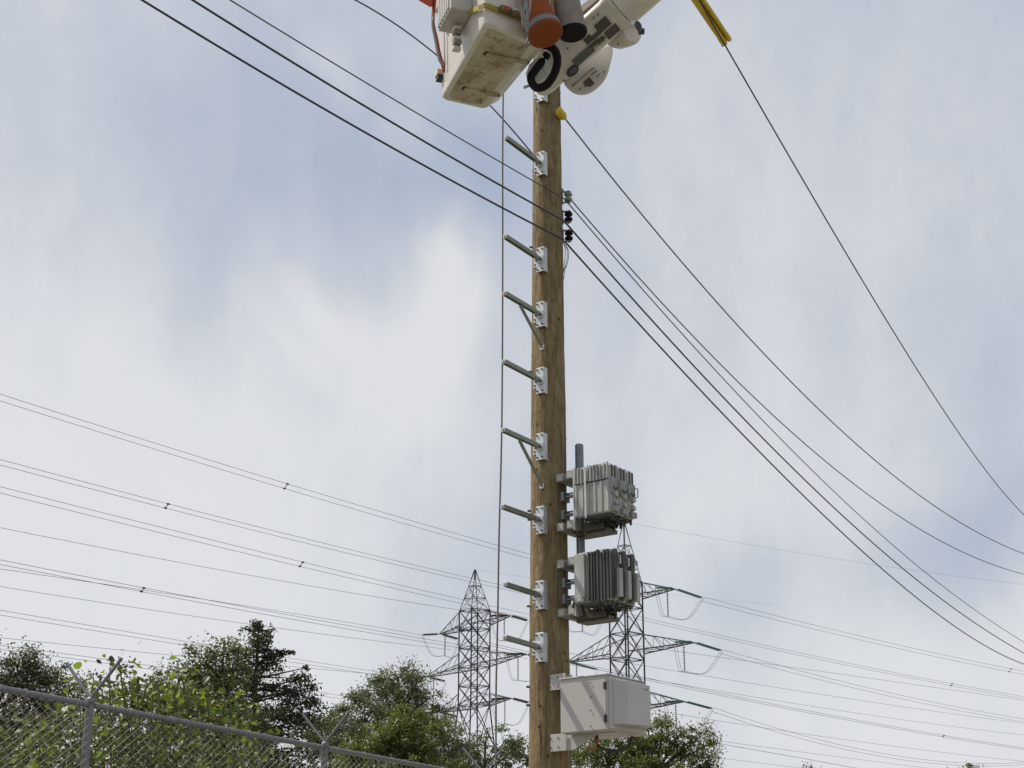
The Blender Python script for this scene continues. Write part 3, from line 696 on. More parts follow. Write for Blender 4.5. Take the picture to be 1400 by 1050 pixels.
    # round bolt head / port
    for px, py, q, m in ((783, 97, .075, M_dark),):
        r_ = ray(px, py).normalized(); o = Vector((0, 0, EYE)); t = ((T + e3 * .16) - o).dot(e3) / r_.dot(e3); c_ = L_(o + r_ * t)
        MB().loft([ell(c_, e1, e2, q, q * .62, 20), ell(c_ + e3 * .02, e1, e2, q * .9, q * .55, 20)]).build('access_port', m, root)
        MB().loft([ell(c_ + e3 * .02 + e1 * .01, e1, e2, q * .62, q * .36, 20), ell(c_ + e3 * .03, e1, e2, q * .5, q * .3, 20)]).build('port_window', mat('port_grey', (.09, .09, .09), .3), root)
    # D shaped cover below the housing
    poly = [(770, 114), (780, 125), (792, 130), (806, 128), (820, 118), (829, 106), (834, 90), (838, 68), (828, 62), (790, 88)]
    pts = catmull([L_(P(x, y, 13.75)) for x, y in poly], 3)
    MB().prism(pts, vd * .26).build('knuckle_cover', M_boom, root, bevel=.02, seg=2)
    def face_box(px, py, w, hh, m, Y, nm='decal'):
        c_ = L_(P(px, py, Y)); MB().box(c_, (w / 2, hh / 2, .004), (e1, e2, -vd)).build(nm, m, root)
    MB().tube(catmull([L_(P(x, y, 13.735)) for x, y in ((782, 118), (800, 101), (812, 92))], 4), .008, 6).build('cover_seam', mat('seam_grey', (.16, .145, .125), .8), root)  # seam drawn as a thin grey-brown bar
    for x_, y_ in ((793, 121), (800, 118), (826, 98)): MB().tube([L_(P(x_, y_, 13.74)), L_(P(x_, y_, 13.72))], .009, 7).build('bolt_head', M_bolt, root)
    face_box(805, 113, .085, .085, md, 13.728)
    for x_, y_ in ((810, 101), (814, 98), (818, 103)): face_box(x_, y_, .04, .012, mg, 13.728)
    # side knuckle with hollow end
    k0 = L_(P(846, 49, 13.45)); k1 = L_(P(872, 40, 13.2)); kd = (k1 - k0).normalized()
    kx = kd.cross(Z).normalized(); ky = kx.cross(kd)
    MB().loft([ell(k0 + kd * s_, kx, ky, q, q, 28) for s_, q in ((-.1, .10), (.0, .135), (.12, .138), (.20, .132), (.235, .11))]).build('knuckle', M_boom, root, smooth=True, auto=35)
    ce = L_(P(873, 36, 13.02)); MB().loft([ell(ce, kx, Z, .045, .06, 18), ell(ce - vd * .02, kx, Z, .036, .048, 18)]).build('knuckle_bore', M_dark, root)
    MB().box(L_(P(865, 33, 13.05)), (.02, .03, .03)).build('knuckle_bolt', M_galv, root, bevel=.006)
    MB().box(L_(P(877, 43, 13.1)), (.03, .03, .02)).build('knuckle_bolt', M_dark, root, bevel=.006)
    # black hose loop between bucket and boom
    pts = [L_(P(x + 5, y, Y - .33)) for x, y, Y in ((733, 60, 13.5), (751, 66, 13.45), (757, 82, 13.4), (753, 100, 13.4), (742, 116, 13.45), (729, 120, 13.5), (722, 112, 13.6), (722, 103, 13.65), (733, 88, 13.7), (743, 74, 13.7))]
    MB().tube(catmull(pts, 8), .041, 14).build('hose_loop', M_black, root, smooth=True)
    for x_, y_, w_ in ((737, 92, .09), (733, 103, .06), (741, 84, .05)):
        MB().box(L_(P(x_ + 3, y_, 13.42)), (w_, .03, w_ * 1.1), (e1, -vd, e2)).build('hose_fitting', M_galv, root, bevel=.012)
    MB().tube([L_(P(716, 120, 13.7)), L_(P(724, 117, 13.7))], .016, 8).build('hose_fitting', M_galv, root)
    # upper-left: red hose down the bucket wall and the small block at its end
    hp = [L_(P(x, y, 13.7)) for x, y in ((596, -25), (593, 12), (592, 32), (597, 55), (601, 75), (608, 98))]
    MB().tube(catmull(hp, 8), .020, 10).build('red_hose', M_red, root, smooth=True)
    hp = [L_(P(x, y, 13.62)) for x, y in ((594, 18), (591, 32), (594, 50), (600, 80), (606, 90))]
    MB().tube(catmull(hp, 8), .012, 8).build('grey_hose', M_grey, root, smooth=True)
    kk = MB().box(L_(P(602.5, 101, 13.8)), (.05, .05, .03), (b, a, Z)).build('corner_block', mat('cream_plastic', (.55, .50, .36), .6), root, bevel=.006)
    MB().box(L_(P(603.5, 107.5, 13.8)), (.048, .045, .025), (b, a, Z)).build('block_base', M_dark, root, bevel=.004)
    return O
lift()
def blanket():
    o = MB().prism([P(560, -22, 13.6), P(573, 1, 13.6), P(585, 8, 13.6), (P(590, 11, 13.6)), P(594, -5, 13.6), P(600, -30, 13.6)], (P(560, -22, 13.6) - Vector((0, 0, EYE))).normalized() * .12).build('insulating_blanket', mat('red_orange_rubber', (.50, .06, .015), .55, 0, .3, 9), bevel=.02)
    tag(o, 'red orange insulating blanket poking past the upper left corner of the bucket', 'rubber blanket')
blanket()
def bag(cpx, cpy, Y, r, tilt, label, cat, m, mb_, band=None, base_r=1.0, name='canvas_tool_bucket'):
    c = P(cpx, cpy, Y); root = empty(name, c); tag(root, label, cat, 'canvas tool buckets hanging from the lift bucket')
    ax = Vector(tilt).normalized(); X = ax.cross(Vector((0, 1, 0))).normalized(); Yv = ax.cross(X)
    H = .75; rnd = random.Random(int(cpx)); secs = []
    for i in range(18):
        t = i / 17; ring = []
        for k in range(40):
            th = 2 * math.pi * k / 40; w = 1 + (.025 * math.sin(th * 3 + t * 5) + .02 * math.sin(th * 7 - t * 9)) * min(1, t * 3)
            q = r * (1 - .10 * t) * w; ring.append(ax * (.012 + H * t) + X * q * math.cos(th) + Yv * q * math.sin(th))
        secs.append(ring)
    MB().loft(secs).build('canvas_side', m, root, smooth=True, auto=50)
    MB().loft([ell(ax * s_, X, Yv, q * r, q * r, 40) for s_, q in ((-.012, .96), (.0, 1.03), (.025, 1.035), (.03, 1.0))]).build('base', mb_, root, smooth=True, auto=40)
    if band: MB().loft([ell(ax * s_, X, Yv, q * r, q * r, 40) for s_, q in ((.03, 1.04), (.095, 1.03))]).build('band', band, root, smooth=True, auto=40)
    MB().tube([ax * -.012, ax * -.016], .008, 8).build('drain_eyelet', M_dark, root)
    pts = [X * r * .9 + ax * (H), X * r * .5 + ax * (H + .28), -X * r * .5 + ax * (H + .28), -X * r * .9 + ax * H]
    MB().tube(catmull(pts, 8), .014, 8).build('rope_handle', M_canvas, root, smooth=True)
bag(746, 47, 12.55, .165, (-.30, .28, 1), 'orange canvas tool bucket with grey band hanging from the lift', 'tool bag', M_orange, mat('orange_base', (.22, .045, .005), .85, 0, .15, 6), band=mat('grey_band', (.17, .18, .20), .7))
bag(783.5, 46, 12.75, .135, (-.14, .05, 1), 'grey canvas tool bucket with black base beside the orange one', 'tool bag', M_canvas, M_black)
def coil():
    root = empty('rope_bundle', P(718, 10, 12.2)); tag(root, 'bundle of thin grey rope strands hanging on the bucket beside the orange bag', 'rope'); rnd = random.Random(4); O = Vector(root.location)
    for k in range(14):
        x = 712 + rnd.uniform(-3, 13); pts = [P(x + rnd.uniform(-2, 2), -20, 12.2), P(x + rnd.uniform(-3, 3), 8, 12.18), P(717 + rnd.uniform(-5, 6), 30, 12.18), P(718 + rnd.uniform(-4, 4), 42 + rnd.uniform(-8, 5), 12.2)]
        MB().tube([p - O for p in catmull(pts, 5)], .006, 6).build('strand', M_grey if k % 2 else M_canvas, root, smooth=True)
    pts = [P(720, 44, 12.2), P(722, 52, 12.2), P(720, 58, 12.2), P(724, 62, 12.2), P(724, 56, 12.2), P(721, 52, 12.2)]
    MB().tube([p - O for p in catmull(pts, 5)], .006, 6).build('hook', M_bolt, root, smooth=True)
coil()

# ------------------------------------------------------------------ chain link fence
FP = lambda k: Vector((-2.99 + 1.3455 * k, 11.02 + 2.76 * k, 0))
FD = Vector((1.3455, 2.76, 0)).normalized(); FN = Vector((FD.y, -FD.x, 0)); FH = 3.12; FS = 3.0705
def fence():
    root = empty('chain_link_fence', FP(-2)); tag(root, 'grey chain link fence with V shaped top arms running across the lower left', 'fence'); O = Vector(root.location)
    ks = range(-2, 6)
    for k in ks:
        b = FP(k) - O
        po = MB().tube([b, b + Vector((0, 0, FH + .005))], .030, 16).build('post', M_fence, root, smooth=True, auto=40)
        MB().loft([ell(b + Vector((0, 0, FH + z)), Vector((1, 0, 0)), Vector((0, 1, 0)), q, q, 16) for z, q in ((-.03, .033), (.01, .033), (.025, .018))]).build('post_cap', M_fence, root, smooth=True)
        t = b + Vector((0, 0, FH + .012))
        for s in (-1, 1):
            e = t + FN * (s * .25) + Vector((0, 0, .27)); MB().tube([t, e], .0125, 8).build('barb_arm', M_fence, root, smooth=True, auto=40)
    a, e = FP(-2) - O, FP(5) - O
    for k in list(ks)[:-1]:
        p, q = FP(k) - O + FD * .033, FP(k + 1) - O - FD * .033
        MB().tube([p + Vector((0, 0, FH - .03)), q + Vector((0, 0, FH - .03))], .0215, 14).build('top_rail', M_fence, root, smooth=True, auto=40)
        # ties of twisted wire around the rail
        mb = MB()
        for j in range(12):
            c = p.lerp(q, (j + .5) / 12) + Vector((0, 0, FH - .03)); ringp = [c + (FN * math.cos(t_) + Vector((0, 0, math.sin(t_)))) * .026 for t_ in np.linspace(0, 6.28, 9)]
            mb.tube(ringp, .0022, 4, cap=False)
        w = mb.build('wire_tie', M_mesh, root); w['kind'] = 'stuff'
    # one bay of woven diamond mesh, shared by all bays
    mb = MB(); pitch = .0215; nz = int((FH - .08) / pitch); ns = int(FS / (2 * pitch)) - 1
    rr = .0022
    vs, fs = [], []
    for s in range(ns):
        x0 = .05 + s * 2 * pitch; base = len(vs)
        for j in range(nz + 1):
            x = x0 + (pitch * 2.06 if (j + s) % 2 else -.0009); z = FH - .045 - j * pitch * 1.35
            if z < .03: break
            y = .034 + (.0018 if j % 2 else -.0018)
            for t_ in (0, 2.094, 4.188):
                vs.append(FD * (x + rr * math.cos(t_)) + FN * (y + (.0015 if (j + s) % 2 else -.0015) + rr * math.sin(t_)) + Vector((0, 0, z + rr * .3 * math.sin(t_))))
        cnt = (len(vs) - base) // 3
        for j in range(cnt - 1):
            for k in range(3):
                i0 = base + j * 3 + k; i1 = base + j * 3 + (k + 1) % 3; fs.append((i0, i1, i1 + 3, i0 + 3))
    me = MB().add(vs, fs).mesh('chain_mesh'); me.materials.append(M_mesh)
    for k in list(ks)[:-1]:
        o = link('chain_mesh', me, None, root); o.location = FP(k) - O; o['kind'] = 'stuff'
fence()

# ------------------------------------------------------------------ foliage
def mat_leaf(name, cols, trans=.8, rough=.5):
    return mat(name, cols[0], rough, island=cols, translucent=(trans * 1.0, trans * 1.15, trans * .35), spec=.35)
ML = {
 'dark': mat_leaf('leaf_dark', [(.034, .036, .024), (.058, .062, .034), (.078, .058, .044)], .4),
 'spruce': mat_leaf('leaf_spruce', [(.030, .036, .024), (.048, .055, .033), (.070, .060, .042)], .3),
 'olive': mat_leaf('leaf_olive', [(.045, .052, .028), (.078, .088, .040), (.105, .10, .050)], .55),
 'willow': mat_leaf('leaf_willow', [(.062, .072, .048), (.10, .11, .070), (.095, .092, .060)], .5),
 'bright': mat_leaf('leaf_bright', [(.046, .060, .020), (.080, .10, .030), (.10, .11, .038)], .65),
 'lime': mat_leaf('leaf_lime', [(.055, .075, .020), (.10, .13, .030), (.070, .075, .032)], .9),
}
M_bark = mat('bark', (.075, .060, .045), .9, 0, .4, 6, .5, 12)
def leaf_mesh(centers, size, rng, aspect=.55, up=.35):
    n = len(centers); c = np.asarray(centers)
    nrm = rng.normal(size=(n, 3)); nrm[:, 2] += up * 2; nrm /= np.linalg.norm(nrm, axis=1, keepdims=True)
    t = rng.normal(size=(n, 3)); t -= nrm * np.sum(t * nrm, axis=1, keepdims=True); t /= np.linalg.norm(t, axis=1, keepdims=True)
    bt = np.cross(nrm, t); s = size * rng.uniform(.6, 1.35, size=(n, 1))
    fold = nrm * s * .12
    v0 = c - t * s * .5; v1 = c + bt * s * aspect * .5 + fold - t * s * .05; v2 = c + t * s * .5; v3 = c - bt * s * aspect * .5 + fold - t * s * .05
    V = np.stack([v0, v1, v2, v3], axis=1).reshape(-1, 3)
    F = (np.arange(n)[:, None] * 4 + np.array([0, 1, 2, 3])[None, :])
    me = bpy.data.meshes.new('foliage'); me.vertices.add(4 * n); me.vertices.foreach_set('co', V.astype(np.float32).ravel())
    me.loops.add(4 * n); me.loops.foreach_set('vertex_index', F.astype(np.int32).ravel())
    me.polygons.add(n); me.polygons.foreach_set('loop_start', (np.arange(n) * 4).astype(np.int32)); me.polygons.foreach_set('loop_total', np.full(n, 4, np.int32))
    me.update(calc_edges=True); return me
def tree(name, label, cat, Y, basepx, blobs, leaf, nleaf, m, seed, group=None, trunk_r=.18, clump=.30, dens=1.0, depthf=1.0, top=None, aspect=.55, stems=1, base=None):
    """blobs: (px, py, radius in m, weight) give the crown's lobes at distance Y; every lobe holds many twig clumps"""
    rng = np.random.default_rng(seed); rnd = random.Random(seed)
    bx = P(basepx, 1000, Y).x; base = Vector((bx, Y, 0)); root = empty(name, base); tag(root, label, cat, group); O = base
    tot = sum(b[2] ** 2 * (b[3] if len(b) > 3 else 1) for b in blobs); allc = []; wood = MB()
    tops = [P(b[0], b[1], Y) for b in blobs]
    tp = max(tops, key=lambda p: p.z) - O
    trunk = [Vector((0, 0, -.1)), Vector((tp.x * .1, 0, tp.z * .3)), Vector((tp.x * .45, rnd.uniform(-.1, .1), tp.z * .62)), tp * .985]
    tpts = catmull(trunk, 5); nT = len(tpts)
    wood.tube(tpts, [trunk_r * (1 - .9 * i / (nT - 1)) + .008 for i in range(nT)], 8)
    for b in blobs:
        px, py, rad = b[:3]; w = b[3] if len(b) > 3 else 1
        c = P(px, py, Y) + Vector((0, rnd.uniform(-.4, .4) * rad * depthf, 0)) - O
        nl = int(1.6 * nleaf * rad * rad * w / tot); ncl = max(4, int(.85 * dens * 26 * rad * rad / (clump * clump) * .09 * w) + 5)
        # branch from trunk to lobe
        f = min(.9, max(.25, (c.z - rad * .8) / max(tp.z, .1))); st = tpts[int(f * (nT - 1))]
        mid = st.lerp(c, .5) + Vector((0, 0, rad * .12))
        wood.tube(catmull([st, mid, c], 4), [trunk_r * .32, trunk_r * .3, trunk_r * .27, trunk_r * .24, trunk_r * .2, trunk_r * .17, trunk_r * .13, trunk_r * .1, trunk_r * .08], 6)
        d = rng.normal(size=(ncl, 3)); d /= np.linalg.norm(d, axis=1, keepdims=True)
        rr = rng.uniform(.1, 1.08, size=(ncl, 1)) ** .5 * rad; q = np.array(c) + d * rr * np.array([1, depthf, .92])
        per = max(3, nl // ncl)
        for k in range(ncl):
            sg = clump * rng.uniform(.35, 1.1); sh = np.array([1, 1, rng.uniform(.5, 1.1)]); pc = q[k] + rng.normal(size=(int(per * rng.uniform(.5, 1.6)) + 2, 3)) * sg * .5 * sh
            allc.append(pc)
            if k % 2 == 0:
                e = Vector(q[k]); mm = c.lerp(e, .5) + Vector((rnd.uniform(-.1, .1), rnd.uniform(-.1, .1), rnd.uniform(-.05, .12))) * rad
                wood.tube([c, mm, e], [.018 * (trunk_r / .18), .011 * (trunk_r / .18), .004], 4, cap=False)
    wood.build('trunk', M_bark, root, smooth=True)
    cc = np.concatenate(allc); cc = cc[cc[:, 2] > .15]
    me = leaf_mesh(cc, leaf * .78, rng, aspect); o = link('crown', me, m, root)
    return root

# dark airy tree at the far left
tree('broadleaf_tree', 'dark airy tree at the left edge behind the fence', 'tree', 26, 40,
     [(30, 912, .50, 1.6), (15, 935, .5, 1.4), (-40, 935, .9), (62, 930, .42, 1.2), (95, 945, .42, .9), (40, 955, .7, 1.3), (0, 985, .9), (60, 1000, .9), (-40, 1010, 1.2), (95, 985, .5, .7), (30, 1060, 1.3), (-20, 895, .3, .6)],
     .066, 19000, ML['dark'], 11, 'trees behind the fence', trunk_r=.14, clump=.26, dens=2.0)
# broadleaf left of the spruce
tree('broadleaf_tree', 'olive tree with rounded crown leaning against the left side of the conifer', 'tree', 33, 300,
     [(305, 893, .52), (270, 915, .62), (325, 905, .42), (245, 945, .75), (290, 950, .85), (225, 980, .8), (275, 1000, 1.1), (320, 985, .8), (210, 1040, 1.4), (300, 1060, 1.4), (180, 960, .4, .5), (150, 990, .6, .6)],
     .095, 19000, ML['olive'], 12, 'trees behind the fence', clump=.34, dens=1.5)
# conifer
def spruce():
    Y = 35; top = P(354, 850, Y); base = Vector((top.x, Y, 0)); root = empty('conifer_tree', base)
    tag(root, 'dark pointed conifer rising highest above the fence', 'tree', 'trees behind the fence')
    rng = np.random.default_rng(5); rnd = random.Random(5); wood = MB(); H = top.z
    wood.tube([Vector((0, 0, -.1)), Vector((0, 0, H * .5)), Vector((0, 0, H))], [.22, .13, .012], 8); cs = []
    mpx = 60.0
    prof = [(850, 3), (857, 17), (868, 29), (880, 31), (892, 30), (905, 34), (920, 50), (940, 58), (965, 68), (1000, 80), (1050, 95), (1150, 120), (1300, 130)]
    def wid(py):
        for (a, w), (b, v) in zip(prof, prof[1:]):
            if a <= py <= b: return w + (v - w) * (py - a) / (b - a)
        return 120
    z = H - .06
    while z > .6:
        t = math.degrees(math.atan((z - EYE) / Y)); py = 525 - FPX * math.tan(R(t) - PITCH); w = wid(min(py, 1299)) / mpx
        for k in range(5 if py < 1080 else 3):
            a = rnd.uniform(0, 6.283); ln = w * rnd.uniform(.55, 1.15); d = Vector((math.cos(a), math.sin(a), 0))
            e = Vector((0, 0, z)) + d * ln + Vector((0, 0, ln * rnd.uniform(-.08, .22)))
            wood.tube([Vector((0, 0, z)), e], [.022, .006], 4, cap=False)
            n = int(20 + 82 * ln)
            for j in range(n):
                f = rnd.uniform(.12, 1.05) ** .8; p = Vector((0, 0, z)).lerp(e, f); s = .04 + .09 * ln * (1.15 - f)
                cs.append((p.x + rnd.gauss(0, s), p.y + rnd.gauss(0, s), p.z + rnd.gauss(0, .05) - abs(rnd.gauss(0, .05))))
        z -= .15 if py < 1080 else .28
    # long side limb and the right hand shoulder
    for (px, py, r_, n) in ((385, 893, .10, 120), (398, 892, .07, 60), (372, 897, .13, 120), (413, 928, .20, 200), (405, 945, .30, 380), (425, 960, .22, 240), (395, 965, .36, 480), (415, 985, .45, 700), (418, 913, .07, 50), (428, 940, .10, 70)):
        c = P(px, py, Y) - base; wood.tube([Vector((0, 0, c.z - .25)), c], [.03, .008], 5, cap=False)
        for j in range(n): cs.append((c.x + rnd.gauss(0, r_ * .6), c.y + rnd.gauss(0, r_ * .6), c.z + rnd.gauss(0, r_ * .42)))
    wood.build('trunk', M_bark, root); link('crown', leaf_mesh(np.array(cs), .085, rng, .5, .2), ML['spruce'], root)
spruce()
tree('broadleaf_tree', 'low grey green tree in the gap right of the conifer', 'tree', 38, 455,
     [(450, 1000, .5), (470, 985, .35, .7), (440, 1020, .7), (475, 1020, .6), (460, 1060, 1.1)], .10, 6500, ML['olive'], 14, 'trees behind the fence', trunk_r=.1)
tree('broadleaf_tree', 'grey green willow like tree left of the distant lattice tower', 'tree', 36, 540,
     [(545, 928, .42), (520, 935, .42), (570, 932, .36, .8), (500, 960, .55), (545, 965, .75), (585, 955, .42, .7), (495, 995, .7), (540, 1000, .9), (590, 990, .5, .7), (480, 1020, .6), (605, 970, .2, .4), (540, 1060, 1.4), (600, 1040, .8)],
     .085, 25000, ML['willow'], 15, 'trees behind the fence', clump=.30, dens=1.6, aspect=.45)
tree('leafy_bush', 'bright green bush in front of the willow like tree', 'bush', 29, 555,
     [(545, 985, .28), (575, 990, .30), (525, 1000, .34), (555, 1015, .50), (590, 1015, .36), (500, 1030, .4), (540, 1050, .7), (590, 1055, .6), (480, 1040, .35), (600, 985, .2, .6)],
     .068, 15000, ML['bright'], 16, trunk_r=.08, clump=.22, dens=1.4)
tree('broadleaf_tree', 'sparse pale tree tops around the foot of the left lattice tower', 'tree', 40, 650,
     [(620, 1010, .4, .6), (655, 1030, .5, .7), (690, 1015, .45, .6), (625, 1045, .7), (700, 1035, .5, .8), (672, 1055, .6), (712, 1020, .25, .5), (665, 1003, .2, .5), (735, 1035, .5, .7), (770, 1040, .5, .7)],
     .095, 6500, ML['willow'], 17, 'trees behind the fence', trunk_r=.12, clump=.28, dens=1.1)
tree('broadleaf_tree', 'full green tree under and behind the white cabinet', 'tree', 28, 875,
     [(905, 992, .20), (898, 1005, .26), (925, 1010, .24), (955, 1003, .15, .9), (968, 1000, .16, .8), (975, 1015, .17, .8), (865, 1015, .4), (900, 1030, .42), (945, 1030, .34), (968, 1040, .26, .8), (820, 1020, .36), (850, 1045, .6), (800, 1035, .36), (935, 1065, .6), (880, 1065, .7), (982, 1062, .2, .8)],
     .062, 17000, ML['bright'], 18, 'trees behind the fence', trunk_r=.11, clump=.17, dens=1.6)
tree('broadleaf_tree', 'tiny tree top just showing at the bottom right, left of the other', 'tree', 60, 1103, [(1103, 1060, .35), (1100, 1075, .8)], .12, 1400, ML['olive'], 19, 'distant tree tops', trunk_r=.1)
tree('broadleaf_tree', 'tiny tree top just showing at the bottom right, nearest the right edge', 'tree', 60, 1325, [(1312, 1060, .3), (1332, 1058, .35), (1325, 1085, 1.0)], .12, 1800, ML['olive'], 20, 'distant tree tops', trunk_r=.1)

# large leaved vine on the fence
def vine():
    rng = np.random.default_rng(21); rnd = random.Random(21)
    root = empty('climbing_vine', Vector((-2.6, 12.3, 0))); O = Vector(root.location)
    tag(root, 'lime green large leaved climbing plant growing up behind and over the fence', 'climbing plant')
    def fY(px):     # distance of the fence under this column
        d = (px - 700) / FPX / 1.01; a = Vector((-2.99, 11.02)); t = (d * a.y - a.x) / (.4382 - d * .8989); return a.y + .8989 * t
    wood = MB(); centers = []; big = []
    tops = [(28, 1000), (55, 985), (85, 965), (110, 940), (128, 925), (150, 912), (162, 897), (165, 925), (185, 925), (200, 935), (215, 922), (232, 932), (245, 915), (258, 940), (275, 945), (290, 935), (305, 950), (325, 960), (345, 970), (352, 1000), (140, 945), (210, 950), (180, 950), (60, 1010), (300, 965), (335, 985)]
    for i, (px, py) in enumerate(tops):
        Y = fY(px) + rnd.uniform(.15, .9); tip = P(px, py, Y); b = Vector((tip.x + rnd.uniform(-.4, .4), Y + rnd.uniform(-.1, .5), 0))
        mid = b.lerp(tip, .55) + Vector((rnd.uniform(-.25, .25), rnd.uniform(-.1, .1), 0)); pts = catmull([b, mid, tip], 14)
        wood.tube([p - O for p in pts], [.012 * (1 - .75 * k / (len(pts) - 1)) + .002 for k in range(len(pts))], 5)
        for k in range(len(pts)):
            p = pts[k]; near = (len(pts) - k) <= 9
            for j in range(5 if near else 2):
                q = p + Vector((rnd.gauss(0, .09), rnd.gauss(0, .10), rnd.gauss(0, .05)))
                big.append((q, rnd.uniform(.03, .072)))
    wood.build('stem', mat('vine_stem', (.09, .085, .04), .8), root, smooth=True)
    # dense mass of smaller leaves behind the fence
    for px in range(-60, 352, 6):
        Y0 = fY(px)
        topy = np.interp(px, [-60, 0, 60, 110, 160, 250, 350], [1020, 1010, 975, 935, 915, 930, 975]) + rnd.gauss(0, 8)
        for j in range(58):
            py = topy + (rnd.random() ** .8) * (1250 - topy); Y = Y0 + rnd.uniform(.2, 2.6)
            centers += [tuple(P(px + rnd.gauss(0, 6), py, Y) - O + Vector((rnd.gauss(0, .05), rnd.gauss(0, .05), rnd.gauss(0, .05)))) for _ in range(5)]
    c = np.array([x for x in centers if x[2] > .1])
    o = link('foliage', leaf_mesh(c, .050, rng, .6), mat_leaf('leaf_mass', [(.020, .025, .012), (.042, .052, .018), (.052, .052, .028), (.10, .125, .026)], .5), root); o['kind'] = 'stuff'
    # leaf meshes: heart-shaped, folded along the midrib
    metas = []
    for v in range(4):
        r2 = random.Random(v); out = [(0, -.5), (.28, -.52), (.46, -.25), (.42, .05), (.22, .34), (0, .56), (-.22, .34), (-.42, .05), (-.46, -.25), (-.28, -.52)]
        out = [(x * r2.uniform(.85, 1.1), y * r2.uniform(.92, 1.06)) for x, y in out]
        vs = [(x, y, abs(x) * .35 - .10 * y * y + r2.uniform(-.02, .02)) for x, y in out] + [(0, .1, 0), (0, -.25, 0)]
        fs = [(0, 1, 11), (1, 2, 11), (2, 3, 10, 11), (3, 4, 10), (4, 5, 10), (5, 6, 10), (6, 7, 10), (7, 8, 11, 10), (8, 9, 11), (9, 0, 11)]
        me = bpy.data.meshes.new('vine_leaf'); me.from_pydata(vs, [], fs); me.materials.append(mat_leaf('leaf_vine_%d' % v, [[(.085, .115, .022), (.11, .14, .03)], [(.045, .06, .02), (.06, .075, .025)], [(.04, .045, .02), (.055, .06, .028)], [(.09, .11, .02), (.13, .14, .035)]][v], [1.0, .6, .4, 1.0][v])); metas.append(me)
    big.sort(key=lambda t: -(t[0].z) + rnd.uniform(-.5, .5))
    for q, s in big[:300]:
        l = link('leaf', metas[rnd.randrange(4)], None, root); l.location = q - O; l.scale = (s, s, s)
        l.rotation_euler = (rnd.gauss(0, .8), rnd.gauss(0, .8), rnd.uniform(0, 6.28))
    rest = big[300:]; o = link('leaves_lower', leaf_mesh(np.array([tuple(q - O) for q, s in rest]), .062, rng, .75), ML['lime'], root); o['kind'] = 'stuff'
vine()

